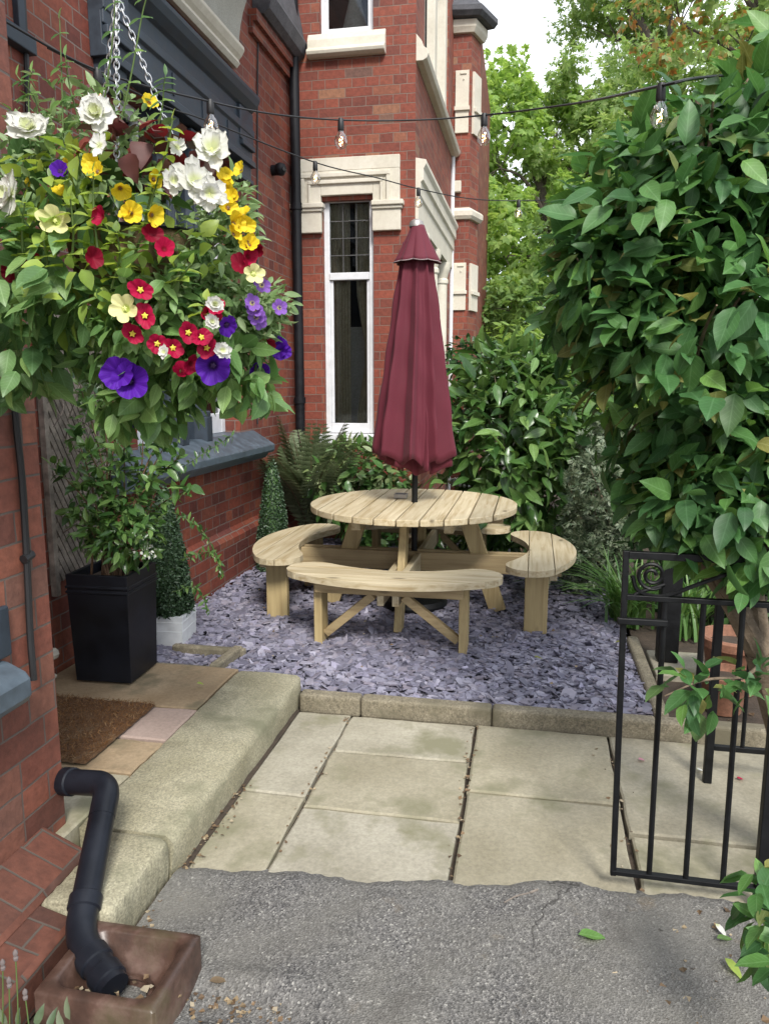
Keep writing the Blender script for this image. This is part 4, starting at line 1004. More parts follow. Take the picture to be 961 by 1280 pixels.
k = MB(); k.box(PC[0]-.135, PC[0]+.135, PC[1]-.135, PC[1]+.135, PT-.07, PT-.05); k.build('compost', M['soil'], ptr)
WC = (-2.17, 4.24); wpl = thing('square_planter', 'low white square planter under the clipped box cone behind the black planter', 'planter', (WC[0], WC[1], .05))
tapered(MB(), WC,   .25, .265, .19, .05, math.radians(6), lips=((.5, .002), (.8, .002))).build('pot', M['pot_white'], wpl, bevel=.005)
k = MB(); k.box(WC[0]-.105, WC[0]+.105, WC[1]-.105, WC[1]+.105, .2, .215); k.build('compost', M['soil'], wpl)

# ================================================================ GATE, POST, RAILING, POTS
GY = 2.345
gate = thing('garden_gate', 'black wrought iron garden gate with a scroll in its top corner', 'gate', (.30, GY, .02))
gx0 = .295; gx1 = .735; zt_, zm_, zbm = 1.115, .985, .075
k = MB(); k.obox((gx0, GY, zbm-.012), (gx0-.012, GY, zt_+.012), .018, .018, (1,0,0)); k.build('stile', M['black_iron'], gate, bevel=.002)
k = MB(); k.obox((gx1, GY, zbm-.06), (gx1, GY, zt_+.03), .034, .034, (1,0,0)); k.build('stile', M['black_iron'], gate, bevel=.003)
for z, t_ in ((zt_, .022), (zm_, .016), (zbm, .016)):
    k = MB(); k.obox((gx0-.005, GY, z), (gx1+.005, GY-.0, z-.004), .022, t_, (0,1,0)); k.build('rail', M['black_iron'], gate, bevel=.002)
for i in range(1, 4):
    x = gx0+(gx1-gx0)*i/4.0; k = MB(); k.tube([(x, GY, zbm+.008), (x-.004, GY, zm_-.006)], .0088, 8); k.build('bar', M['black_iron'], gate, smooth=True)
def spiral(cx_, cz_, r0, r1, a0, a1, n=40):
    return [(cx_+(r0+(r1-r0)*i/n)*math.cos(a0+(a1-a0)*i/n), GY, cz_+(r0+(r1-r0)*i/n)*math.sin(a0+(a1-a0)*i/n)) for i in range(n+1)]
sc_ = spiral(gx0+.066, 1.055, .010, .046, 0, 2*PI*1.9)
k = MB(); k.tube(sc_+[(gx0+.03, GY, 1.0), (gx0+.018, GY, .99)], .006, 7); k.build('scroll', M['black_iron'], gate, smooth=True)
k = MB(); k.tube(spline([(gx0+.01, GY, 1.05), (gx0+.03, GY, 1.005), (gx0+.10, GY, .992), (gx0+.2, GY, 1.035), (gx0+.28, GY, 1.07)], 6), .0065, 7); k.build('scroll', M['black_iron'], gate, smooth=True)
k = MB(); k.box(gx0-.03, gx0+.115, GY-.028, GY-.012, .905, .925); k.build('latch', M['black_iron'], gate, bevel=.003)
# railing beyond it
RY = 3.14; rl = thing('iron_railing', 'low black iron railing panel standing on the paving behind the gate', 'railing', (.75, RY, 0))
for x in (.745, 1.30): k = MB(); k.box(x-.016, x+.016, RY-.016, RY+.016, 0, .76); k.build('post', M['black_iron'], rl, bevel=.003)
for z in (.745, .155): k = MB(); k.box(.762, 1.284, RY-.010, RY+.010, z-.011, z+.011); k.build('rail', M['black_iron'], rl, bevel=.002)
for x in (.87, 1.0, 1.12): k = MB(); k.tube([(x, RY, .166), (x, RY, .734)], .0085, 8); k.build('bar', M['black_iron'], rl, smooth=True)
# near fence panel beyond the hinge stile
nr = thing('iron_fence', 'narrow black iron fence bars at the right edge beside the gate hinge', 'fence', (.80, 2.36, 0))
for x in (.80, .87, .96): k = MB(); k.tube([(x, 2.37, .0), (x, 2.37, 1.1)], .010, 8); k.build('bar', M['black_iron'], nr, smooth=True)
for z in (.10, .62, 1.08): k = MB(); k.obox((.76, 2.37, z), (1.5, 2.37, z), .016, .02, (0,1,0)); k.build('rail', M['black_iron'], nr, bevel=.002)
# black timber post
k = MB(); k.box(.735, .845, 4.405, 4.515, .05, 1.95); po = k.build('black_post', M['black_iron'], bevel=.006); tag(po, 'square black wooden post on a small concrete pad behind the gate', 'post')
def pot(name, label, c, r, h, rim):
    t = thing(name, label, 'plant pot', c); prof = [(.001, 0), (r*.66, 0), (r*.9, h*.8), (r*.93, h*.82), (r*1.03, h*.83), (r*1.05, h*.97), (r*1.0, h), (r*.9, h), (r*.86, h*.86), (r*.8, h*.80)]
    MB().lathe(prof, c, 28).build('pot', M['terracotta'], t, smooth=True); MB().lathe([(.001, h*.84), (r*.84, h*.82)], c, 20).build('compost', M['soil'], t); return t
pot('terracotta_pot', 'upright terracotta flowerpot with a wide rim behind the railing', (1.075, 4.15, .02), .175, .30, 1)
pot('terracotta_pot', 'smaller rounded terracotta pot in front of the wide rimmed one', (.965, 3.86, .02), .125, .20, 1)
# ================================================================ PLANTS
LF_OV = leaf_tpl(.50, .13, .20, 6, .80)
LF_SHB = leaf_tpl(.52, .15, .28, 6, .84, .012)
LF_LAN = leaf_tpl(.38, .2, .22, 5, .85)
LF_RND = leaf_tpl(.72, .14, .25, 4, .75)
LF_BOX = leaf_tpl(.62, .15, .1, 3, .75)
LF_SM = leaf_tpl(.42, .2, .15, 2, .9)
def AT(px, py, y): return ony(px, py, y)
def blob(px, py, rx, ry, y, ryd):
    """an ellipsoid of foliage standing where the photo shows it, with a real depth"""
    c = AT(px, py, y); d = (c-Vector((0,0,EYE))).length
    d2 = c.y*_c/ (1) if False else (c-Vector((0,0,EYE))).dot(CD)
    return (c, (rx*d2/FOC, ryd, ry*d2/FOC))
def twigs(b, base, tips, r0=.012, r1=.003, sag=.0, seg=6, mid=.45):
    for t in tips:
        base_ = Vector(base); t = Vector(t); m = base_.lerp(t, mid)+Vector((random.uniform(-.08,.08), random.uniform(-.08,.08), .12*(t-base_).length))
        b.tube(spline([base_, m, t], seg), [r0+(r1-r0)*i/(2*seg) for i in range(2*seg+1)], 6)
def bush(name, label, cat, blobs, mat, tpl, size, dens, base, group=None, twig=14, **kw):
    t = thing(name, label, cat, base, group); parts = []
    depth = kw.pop('depth', .45); zmin = kw.pop('zmin', base[2]+.02); amp = kw.pop('amp', .18)
    tips = []
    for i, (c, r) in enumerate(blobs):
        n = int(dens*(r[0]*r[2]+r[0]*r[1]+r[1]*r[2])); P, Nn = shell(c, r, n, depth, hash(name) % 97 if False else 13+i*7+len(label), amp, 3.2, zmin)
        parts.append(leaves_on(tpl, P, Nn, size, **kw))
        k = RNG.choice(len(P), min(len(P), max(3, twig//len(blobs)))); tips += [Vector(P[j])*.93+Vector(c)*.07 for j in k]
    leaf_obj('foliage', parts, mat, t)
    b = MB(); twigs(b, base, tips); b.build('stems', M['bark'], t, smooth=True)
    return t

# ---------------------------------------------------------------- big leafy shrub on the right
sh = thing('leafy_shrub', 'tall leafy shrub with broad pointed green leaves overhanging the gate', 'shrub', (.98, 2.62, 0))
B = [blob(795, 325, 100, 140, 2.75, .42), blob(882, 222, 100, 105, 2.72, .40), blob(858, 450, 118, 150, 2.62, .40), blob(915, 580, 110, 130, 2.62, .36),
     blob(1030, 370, 140, 250, 2.75, .55), blob(750, 370, 62, 85, 2.72, .30), blob(860, 620, 62, 70, 2.55, .22), blob(938, 668, 62, 66, 2.42, .16), blob(955, 150, 70, 80, 2.85, .4)]
parts = []
for i, (c, r) in enumerate(B):
    a = r[0]*r[2]+r[0]*r[1]+r[1]*r[2]
    P, Nn = shell(c, r, int(a*2500), .42, 40+i, .16, 3.0)
    parts.append(leaves_on(LF_SHB, P, Nn, .085, out=.75, down=.22, rnd=.58, up=.9, jit=.5, nrnd=.38))
    P, Nn = shell(c, np.array(r)*.72, int(a*420), .5, 60+i, .16, 3.0)
    parts.append(leaves_on(LF_OV, P, Nn, .10, rnd=.7))
    # shoots that stick out and break the outline
    P, Nn = shell(c, np.array(r)*1.12, int(a*75), .10, 80+i, .2, 4.0)
    parts.append(leaves_on(LF_OV, P, Nn, .10, out=.8, down=.1, rnd=.4, up=.5, jit=.35))
# low spray over the foot of the gate and shoots at the corner
for px, py, rx, ry, y, yd, n in ((870, 862, 48, 28, 2.22, .10, 34), (945, 850, 30, 26, 2.20, .10, 18), (955, 1140, 26, 60, 1.72, .10, 34), (975, 1180, 30, 40, 1.65, .1, 34)):
    c, r = blob(px, py, rx, ry, y, yd); P, Nn = shell(c, r, n, .7, 5, .1); parts.append(leaves_on(LF_SHB, P, Nn, .078 if py < 1000 else .07, out=.8, down=.25, rnd=.35, up=.9))
leaf_obj('foliage', parts, M['lf_shrub'], sh)
b = MB()
def limb(pts, r0, r1, n=6):
    s_ = spline(pts, n); b.tube(s_, [r0+(r1-r0)*i/(len(s_)-1) for i in range(len(s_))], 9)
root = Vector((.99, 2.55, 0))
p0 = AT(975, 900, 2.50); p1_ = AT(948, 815, 2.48)
limb([root, p0, p1_], .06, .045)
limb([p1_, AT(915, 755, 2.46), AT(880, 700, 2.48), AT(850, 600, 2.6), AT(800, 430, 2.75)], .040, .012)
limb([p1_, AT(940, 740, 2.5), AT(925, 640, 2.55), AT(905, 450, 2.7), AT(880, 250, 2.75), AT(872, 120, 2.75)], .038, .010)
limb([p0, AT(985, 760, 2.55), AT(975, 560, 2.6), AT(960, 300, 2.75), AT(930, 90, 2.8)], .040, .012)
limb([AT(925, 640, 2.55), AT(960, 560, 2.6), AT(1010, 430, 2.7)], .02, .006)
limb([AT(905, 450, 2.7), AT(850, 380, 2.72), AT(760, 350, 2.72)], .015, .005)
limb([AT(960, 820, 2.5), AT(930, 845, 2.35), AT(880, 850, 2.24), AT(830, 870, 2.2)], .007, .002)
limb([AT(945, 780, 2.5), AT(905, 735, 2.42), AT(885, 690, 2.42), AT(860, 650, 2.45)], .022, .008)
for k_ in range(90):
    c, r = B[k_ % len(B)]; u = Vector(sph(1)[0]); t_ = Vector(c)+Vector((u.x*r[0], u.y*r[1], u.z*r[2]))*.95; s_ = Vector(c)+Vector((u.x*r[0], u.y*r[1], u.z*r[2]))*.25+Vector((0,0,-.08))
    limb([s_, s_.lerp(t_, .5)+Vector((0,0,.03)), t_], .008, .0025, 4)
for px, py, y in ((950, 1120, 1.72), (965, 1160, 1.68), (940, 1170, 1.70), (975, 1190, 1.65)):
    t_ = AT(px, py, y); limb([onz(1005, 1215, 0), t_.lerp(onz(1005, 1215, 0), .5)+Vector((.01, 0, .03)), t_], .006, .002)
b.build('trunk', M['bark'], sh, smooth=True)

# ---------------------------------------------------------------- bushes behind the table
bush('glossy_bush', 'large glossy broad leaved bush behind the right side of the table', 'bush',
     [blob(645, 545, 88, 92, 6.75, .55), blob(695, 505, 72, 66, 7.0, .5), blob(602, 535, 48, 66, 6.75, .4), blob(655, 625, 80, 62, 6.6, .5), blob(640, 470, 60, 45, 7.1, .45)],
     M['lf_bush'], LF_LAN, .195, 520, (-.05, 6.75, .03), out=.7, down=.15, rnd=.4, up=.7, amp=.22)
SPRIG = spray_tpl(7, .6, .16, 5)
bush('grey_shrub', 'fine twiggy grey green shrub between the glossy bush and the black post', 'shrub',
     [blob(752, 635, 55, 80, 6.0, .4), blob(800, 610, 55, 60, 6.1, .4), blob(735, 690, 40, 35, 5.75, .3), blob(770, 560, 45, 40, 6.4, .35)],
     M['lf_grey'], SPRIG, .085, 3600, (.62, 6.0, .02), out=.8, down=-.25, rnd=.55, up=.5, amp=.25)
bush('variegated_shrub', 'variegated cream and green shrub under the tall sash window', 'shrub',
     [blob(440, 590, 52, 42, 7.1, .3), blob(415, 610, 35, 40, 7.0, .3), blob(482, 600, 35, 40, 7.1, .3), blob(350, 560, 10, 60, 7.4, .1)][:3],
     M['lf_varieg'], LF_OV, .105, 1300, (-1.65, 7.05, .03), out=.7, down=.2, rnd=.5, up=.8)
bush('low_shrub', 'low green shrub behind the back bench under the table', 'shrub',
     [blob(520, 650, 60, 40, 7.2, .25), blob(460, 660, 50, 36, 7.1, .25), blob(590, 655, 50, 40, 7.2, .25)],
     M['lf_bush'], LF_OV, .10, 900, (-.95, 7.15, .03), out=.7, down=.2, rnd=.5, up=.8)
bush('far_round_bush', 'small dark round topped bush beside the far brick bay', 'bush',
     [blob(600, 452, 42, 30, 9.7, .35), blob(630, 460, 30, 26, 9.8, .3), blob(610, 500, 45, 50, 9.8, .35)],
     M['lf_dark'], LF_OV, .10, 1500, (-.55, 9.75, .0), out=.6, down=.3, rnd=.5)
b = MB(); b.lathe([(.05,-.045),(.045,.0),(.03,.02),(.0,.025)], AT(563, 432, 9.6), 8)
bush('bright_bush', 'bright yellow green bush seen past the hanging branches of the leafy shrub', 'bush',
     [blob(730, 490, 60, 75, 9.2, .7), blob(770, 540, 50, 60, 8.8, .7), blob(660, 450, 50, 40, 10.5, .6), blob(830, 560, 60, 70, 8.6, .7)],
     M['lf_tree1'], LF_LAN, .16, 560, (1.0, 9.2, 0), out=.6, down=.3, rnd=.5)
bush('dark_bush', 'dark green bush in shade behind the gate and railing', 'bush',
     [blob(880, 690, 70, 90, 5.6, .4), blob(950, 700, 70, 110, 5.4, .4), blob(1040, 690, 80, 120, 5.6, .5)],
     M['lf_dark'], LF_LAN, .12, 1000, (1.9, 5.5, 0), out=.6, down=.3, rnd=.5)  # dark green is the leaf colour of this bush
bush('dark_hedge', 'tall dark hedge along the garden boundary behind the big leafy shrub', 'hedge',
     [((2.6+1.0*i, 7.6+.25*i, 1.2), (.8, .7, 1.4)) for i in range(5)], M['lf_dark'], LF_OV, .13, 420, (4.4, 8, 0), out=.6, down=.3, rnd=.5, twig=20)  # the hedge has dark green leaves throughout

# clumps of strap leaves
def clump(name, label, cat, c, n, Lm, w, mat, spread=.8, lean=(0,0,0)):
    t = thing(name, label, cat, c); vs = []; fs = []; sizes = []
    V = []; Lp = []; Sz = []
    for i in range(n):
        a = random.uniform(0, 2*PI); l = Lm*random.uniform(.6, 1.1); sp = spread*random.uniform(.3, 1); o = Vector(c)+Vector((random.gauss(0,.06), random.gauss(0,.06), 0))
        d = Vector((math.cos(a), math.sin(a), 0))+Vector(lean); sd = Vector((-d.y, d.x, 0)).normalized(); m = 7; b0 = len(V)
        for k in range(m+1):
            u = k/m; p = o+d*(l*sp*u**1.5)+Vector((0,0,1))*(l*(u-.62*sp*u**2.6)); ww = w*(1-u**2.2)*.5+.0008
            V += [p-sd*ww, p+Vector((0,0,-.15*w)), p+sd*ww]
        for k in range(m):
            q = b0+3*k; Lp += [q, q+1, q+4, q+3, q+1, q+2, q+5, q+4]; Sz += [4, 4]
    leaf_obj('leaves', [(np.array([tuple(v) for v in V]), np.array(Lp), np.array(Sz))], mat, t); return t
clump('strap_leaf_plant', 'clump of arching grassy strap leaves beside the gravel edge and black post', 'plant', (.66, 5.15, .03), 130, .62, .018, M['lf_blade'], .9, (-.25, -.15, 0))
clump('strap_leaf_plant', 'second clump of grassy leaves just behind the black post', 'plant', (1.02, 5.0, .03), 90, .6, .018, M['lf_blade'], .8)

# fern under the corner drainpipe
fn = thing('fern', 'dusty green fern with arching fronds at the foot of the corner drainpipe', 'fern', (-2.12, 7.15, .03))
PIN = leaf_tpl(.24, .1, .12, 3, .6); parts = []; b = MB()
fr_dirs = [(random.uniform(0, 2*PI), random.uniform(.9, 1.45)) for _ in range(22)]
for a, l in fr_dirs:
    d = Vector((math.cos(a)+.15, math.sin(a)-.45, 0)); sp = random.uniform(.25, .75); pts = []
    for k in range(26):
        u = k/25; pts.append(Vector((-2.10, 7.12, .05))+d*(l*sp*u**1.4)*.8+Vector((0,0,1))*(l*1.05*(u-.42*sp*u**2.4)))
    b.tube(pts, [.006*(1-.8*k/25) for k in range(26)], 5)
    P, Dd, Nn, S = [], [], [], []
    for k in range(4, 26):
        tg = (pts[min(25, k+1)]-pts[k-1]).normalized(); sd = tg.cross(Vector((0,0,1))).normalized(); up = sd.cross(tg)
        for s_ in (-1, 1): P.append(pts[k]); Dd.append(sd*s_+tg*.45-up*.15); Nn.append(up); S.append(.21*math.sin(PI*min(1, (k-2)/25*.95+.06))**.8)
    P, Dd, Nn = np.array(P), np.array(Dd), np.array(Nn)
    # each pinna carries toothed leaflets
    for j in range(6):
        u = (j+1)/7; S2 = np.array(S)*(1-u*.75)*.42
        X = nrm(np.cross(Dd, Nn))
        for s_ in (-1, 1): parts.append(scatter(QUAD if False else PIN, P+nrm(Dd)*np.array(S)[:, None]*u*.9, Dd*.5+X*s_, Nn, S2))
    parts.append(scatter(PIN, P, Dd, Nn, np.array(S)))
leaf_obj('fronds', parts, M['lf_fern'], fn); b.build('stems', M['stem_red'], fn, smooth=True)

# clipped box cones
def cone(name, label, c, r, z0, z1, n, pot=None):
    t = thing(name, label, 'topiary', (c[0], c[1], z0)); h = z1-z0
    q = RNG.random(n)**.75; u = 1-q; a = RNG.random(n)*2*PI; tt = 1-np.sqrt(RNG.random(n)); rr = r*(np.minimum(1, (1-tt)*1.12)**.62)*(.86+.15*RNG.random(n)+.035*np.sin(a*5+tt*11))*(.93+.07*np.minimum(1, tt*6)); rr = np.maximum(rr, .01)
    P = np.stack((c[0]+rr*np.cos(a), c[1]+rr*np.sin(a), z0+tt*h), 1); Nn = np.stack((np.cos(a), np.sin(a), np.full(n, .35)), 1)
    leaf_obj('foliage', [leaves_on(LF_BOX, P, Nn, .019, out=.7, down=-.05, rnd=.8, up=.4, nrnd=.5)], M['lf_box'], t)
    MB().lathe([(r*.80, .02), (r*.72, h*.35), (r*.55, h*.6), (r*.28, h*.88), (.0, h*.97)], (c[0], c[1], z0), 14).build('core', M['lf_dark'], t, smooth=True); return t
cone('box_cone', 'clipped box cone growing in the low white planter', (WC[0], WC[1]), .15, .23, 1.02, 11000)
cc = onx(342, 670, -2.13); cone('box_cone', 'narrow clipped box cone against the brick wall behind the left bench', (-2.13, cc.y), .15, .06, onx(342, 572, -2.13).z, 9000)

# ---------------------------------------------------------------- shrub in the black planter
ps = thing('potted_shrub', 'straggly glossy leaved shrub growing in the tall black planter', 'shrub', (PC[0], PC[1], PT-.05))
b = MB(); P = []; Dd = []; base = Vector((PC[0], PC[1], PT-.06))
ends = [AT(px, py, y) for px, py, y in ((95, 540, 3.3), (130, 500, 3.35), (165, 470, 3.45), (205, 560, 3.4), (238, 610, 3.3), (90, 640, 3.3), (150, 580, 3.3), (180, 530, 3.5), (120, 600, 3.25), (215, 520, 3.6), (100, 480, 3.5), (190, 600, 3.3), (140, 650, 3.25), (75, 590, 3.3), (170, 640, 3.3), (225, 570, 3.4), (110, 560, 3.2), (155, 540, 3.3))]
for e_ in ends:
    o = base+Vector((random.uniform(-.09,.09), random.uniform(-.09,.09), 0)); s_ = spline([o, o.lerp(e_, .5)+Vector((random.uniform(-.04,.04), random.uniform(-.05,.05), .10)), e_], 9)
    b.tube(s_, [.0065*(1-.7*i/(len(s_)-1)) for i in range(len(s_))], 6)
    for i in range(7, len(s_)):
        for q in range(2 if i < len(s_)-2 else 5): P.append(s_[i]+Vector((random.gauss(0,.012), random.gauss(0,.012), random.gauss(0,.012)))); Dd.append((s_[i]-s_[i-1]).normalized()*.6+Vector(sph(1)[0])*.9+Vector((0,0,-.1)))
P = np.array([tuple(p) for p in P]); Dd = np.array([tuple(p) for p in Dd])
parts = [scatter(leaf_tpl(.46, .15, .25, 5, .8), P, Dd, np.array([[0,-.3,1]])+RNG.normal(size=(len(P),3))*.35, .072*(.6+.7*RNG.random(len(P))))]
c, r = blob(150, 660, 55, 45, 3.35, .14); P, Nn = shell(c, r, 430, .6, 3, .1, zmin=PT-.04); parts.append(leaves_on(LF_LAN, P, Nn, .062, out=.7, down=.1, rnd=.6, up=.7))
leaf_obj('foliage', parts, M['lf_bush'], ps); b.build('stems', M['stem_red'], ps, smooth=True)
# a long thin creeper spray reaching right
b = MB(); P = []; Dd = []
cr = thing('trailing_creeper', 'thin trailing creeper hanging over the box cone towards the gravel', 'creeper', (-2.0, 3.95, .6))
for pts in ([(205, 600), (250, 570), (290, 545)], [(215, 640), (250, 660), (275, 700)], [(225, 700), (262, 690), (280, 720)], [(215, 740), (245, 735), (262, 765)], [(220, 560), (235, 500), (228, 460)]):
    s_ = spline([AT(x, y, 3.95+.02*i) for i, (x, y) in enumerate(pts)], 10); b.tube(s_, .0022, 5)
    for i in range(2, len(s_)):
        for s in (-1, 1): P.append(s_[i]); Dd.append(Vector((random.uniform(-.5,.5), random.uniform(-.8,.2), s*random.uniform(.2,1))))
P = np.array([tuple(p) for p in P]); Dd = np.array([tuple(p) for p in Dd]); leaf_obj('foliage', [scatter(LF_LAN, P, Dd, RNG.normal(size=(len(P),3))*.5+np.array([[0,-.5,.8]]), .04*(.6+.7*RNG.random(len(P))))], M['lf_bush'], cr); b.build('stems', M['stem'], cr, smooth=True)
# little white flowers in the pot
wf_ = thing('white_bedding_plant', 'tiny white flowers spilling over the rim of the black planter', 'flowers', (PC[0]+.1, PC[1]-.1, PT))
c, r = blob(180, 688, 16, 9, 3.32, .05); P, Nn = shell(c, r, 60, .5, 3, .1); leaf_obj('blossoms', [leaves_on(LF_RND, P, Nn, .016, out=.8, down=-.1, rnd=.6)], M['p_white'], wf_)
P, Nn = shell(c, np.array(r)*1.05, 60, .6, 3, .1); leaf_obj('foliage', [leaves_on(LF_SM, P, Nn, .03, rnd=.7)], M['lf_dark'], wf_)

# weathered expanding lattice with dry stems
tr = thing('wall_trellis', 'weathered wooden expanding lattice trellis on the brick wall behind the planter', 'trellis', (XW, 3.6, .7))
b = MB(); y0, y1, z0, z1 = 3.44, 3.98, .62, 2.05
def strip(sl, x):
    for k in range(-14, 26):
        c = z0+k*.075
        p = []; 
        ya, za = y0, c; yb_, zb_ = y1, c+sl*(y1-y0)
        ts_ = []
        for t in [i/40 for i in range(41)]:
            z = za+(zb_-za)*t
            if z0 <= z <= z1: ts_.append(t)
        if len(ts_) < 3: continue
        ta, tb = ts_[0], ts_[-1]; A = Vector((x, ya+(yb_-ya)*ta, za+(zb_-za)*ta)); Bq = Vector((x, ya+(yb_-ya)*tb, za+(zb_-za)*tb))
        b.obox(A, Bq, .03, .006, (0, .7, -.7))
strip(1.75, XW+.022); strip(-1.75, XW+.03)
o = b.build('lattice', M['lattice'], tr)
b = MB(); b.box(XW+.005, XW+.035, 3.40, 3.435, .55, 2.1); b.build('stile', M['lattice'], tr)
b = MB()
for i in range(34):
    a = Vector((XW+.05, random.uniform(3.45, 3.95), random.uniform(.7, 1.7))); c = a+Vector((random.uniform(0,.12), random.uniform(-.2,.2), random.uniform(-.3,.35)))
    b.tube(spline([a, a.lerp(c, .5)+Vector((random.uniform(0,.06), random.uniform(-.06,.06), 0)), c], 5), .0035, 5)
b.build('dry_stems', M['lattice'], tr)
P = np.stack((XW+.06+.12*RNG.random(260), 3.45+.55*RNG.random(260), .75+1.2*RNG.random(260)), 1); leaf_obj('foliage', [scatter(LF_LAN, P, RNG.normal(size=(260,3))+np.array([[.3,-.3,-.4]]), RNG.normal(size=(260,3))*.4+np.array([[.7,-.4,.5]]), .06*(.5+.8*RNG.random(260)))], M['lf_bush'], tr)

# lavender at the lower left corner
lv = thing('lavender', 'dry lavender stems with faded heads in the lower left corner', 'lavender', (-1.20, 1.36, 0))
b = MB(); hd = MB()
for px, py, dpx in ((4, 1208, -4), (20, 1196, 2), (32, 1245, 6), (12, 1230, -3)):
    t_ = AT(px, py, 1.36); f_ = AT(px+dpx, 1330, 1.38); b.tube(spline([f_, f_.lerp(t_, .5)+Vector((.004,0,0)), t_], 5), .0016, 5)
    hd.lathe([(.0,-.012),(.005,-.008),(.006,-.002),(.0035,.002),(.006,.008),(.005,.014),(.0,.02)], t_, 7)
b.build('stems', M['stem'], lv); hd.build('flower_heads', M['p_pink'] if False else plain('dry_lavender', (.15,.125,.12), .9), lv, smooth=True)
b = MB()
P = np.array([tuple(AT(x, y, 1.38)) for x, y in ((10, 1280), (45, 1282), (88, 1275), (60, 1290), (25, 1285), (80, 1290))]); leaf_obj('leaves', [scatter(LF_LAN, P, np.array([[0,0,1]])+RNG.normal(size=(6,3))*.3, np.array([[0,-1,.2]])+RNG.normal(size=(6,3))*.2, .05)], M['lf_grey'], lv)
# ================================================================ TREES BEYOND
SP1 = spray_tpl(5, .52, .30, 3); SP2 = spray_tpl(7, .5, .17, 8)
def tree(name, label, blobs, mat, tpl, size, dens, base, tr=.16, sub=9, extra=None, bark='bark_dark'):
    t = thing(name, label, 'tree', base); parts = []; b = MB(); base = Vector(base)
    top = max((c for c, r in blobs), key=lambda q: q.z); n = 7
    s_ = spline([base, base+Vector((.1,.05,(top.z-base.z)*.4)), Vector((base.x*.5+top.x*.5, base.y*.5+top.y*.5, base.z+(top.z-base.z)*.75)), top], 6)
    b.tube(s_, [tr*(1-.85*i/(len(s_)-1)) for i in range(len(s_))], 10)
    for i, (c, r) in enumerate(blobs):
        k = max(1, min(len(s_)-3, int(len(s_)*max(.15, min(.75, (c.z-base.z)/(max(1, top.z-base.z))*.7)))))
        l = spline([s_[k], s_[k].lerp(c, .55)+Vector((0,0,.25*r[2])), c], 5); b.tube(l, [tr*.28*(1-.75*j/(len(l)-1)) for j in range(len(l))], 7)
        rad = np.array(r)
        for j in range(sub):          # leafy clumps spread through the blob
            u = sph(1)[0]; q = np.array(c)+u*rad*(.55+.4*random.random()); cr_ = rad*random.uniform(.28, .52)
            l = spline([c, Vector(c).lerp(Vector(q), .6)+Vector((0,0,.1)), Vector(q)], 4); b.tube(l, [tr*.06*(1-.7*m/(len(l)-1)) for m in range(len(l))], 5)
            a = cr_[0]*cr_[2]+cr_[0]*cr_[1]+cr_[1]*cr_[2]; P, Nn = shell(q, cr_*np.array([1.15, 1.15, .75]), max(12, int(dens*a)), .75, j*5+i, .2)
            parts.append(leaves_on(tpl, P, Nn, size, out=.7, down=.2, rnd=.6, up=.9, jit=.4, nrnd=.4))
    leaf_obj('crown', parts, M[mat], t, False); b.build('trunk', M[bark], t, smooth=True)
    if extra:
        leaf_obj('autumn_leaves', extra, M['lf_autumn'], t, False)
    return t
tree('lime_tree', 'bright lime green tree standing just beyond the far brick bay', [blob(612, 150, 34, 80, 17, 1.1), blob(608, 250, 34, 80, 17, 1.1), blob(612, 350, 40, 70, 16, 1.1), blob(645, 130, 36, 60, 17, 1.2), blob(690, 180, 45, 70, 17.5, 1.2), blob(625, 210, 48, 80, 16, 1.4), blob(680, 270, 60, 80, 16.5, 1.4), blob(630, 320, 50, 80, 15, 1.3), blob(660, 395, 60, 50, 14, 1.2), blob(655, 150, 28, 40, 17, .9)],
     'lf_tree1', SP1, .22, 150, (.6, 16.5, 0), .2)
tree('tall_ash_tree', 'tall green tree with fine layered leaves rising above the string lights', [blob(770, 50, 75, 60, 19, 1.8), blob(725, 120, 50, 50, 18, 1.6), blob(790, 150, 100, 75, 18, 2), blob(715, 215, 70, 60, 17, 1.8), blob(760, 280, 90, 80, 17, 2), blob(870, 120, 90, 110, 18, 2), blob(740, -60, 60, 60, 19, 1.6), blob(840, -40, 90, 80, 19, 2)],
     'lf_tree2', SP2, .25, 150, (4.2, 18, 0), .26, 10)
ex = []
for px, py, rx, ry in ((855, 20, 75, 35), (800, 8, 50, 20), (930, 40, 40, 40), (825, 70, 45, 25)):
    c, r = blob(px, py, rx, ry, 11, .7); P, Nn = shell(c, r, 34, .9, 4, .2); ex.append(leaves_on(SP1, P, Nn, .17, out=.6, down=.4, rnd=.6))
tree('autumn_tinged_tree', 'tree with orange tinged leaves and bare twigs at the top right', [blob(850, 30, 80, 60, 11.5, .9), blob(930, 60, 70, 90, 11.5, .9), blob(900, -60, 90, 60, 11.5, 1), blob(1000, 100, 80, 120, 11.5, 1)],
     'lf_tree2', SP1, .19, 80, (4.3, 11.5, 0), .17, 7, ex)
tree('dark_green_tree', 'darker green tree filling the gap behind the glossy bush', [blob(690, 400, 55, 60, 13, 1), blob(640, 390, 40, 50, 13.5, 1), blob(740, 380, 70, 70, 14, 1.2), blob(800, 330, 80, 90, 15, 1.4), blob(870, 300, 90, 110, 15, 1.4), blob(700, 330, 50, 50, 14, 1.1)],
     'lf_tree3', SP1, .21, 125, (2.2, 13.5, 0), .18)  # leaves of a darker green than the neighbouring trees
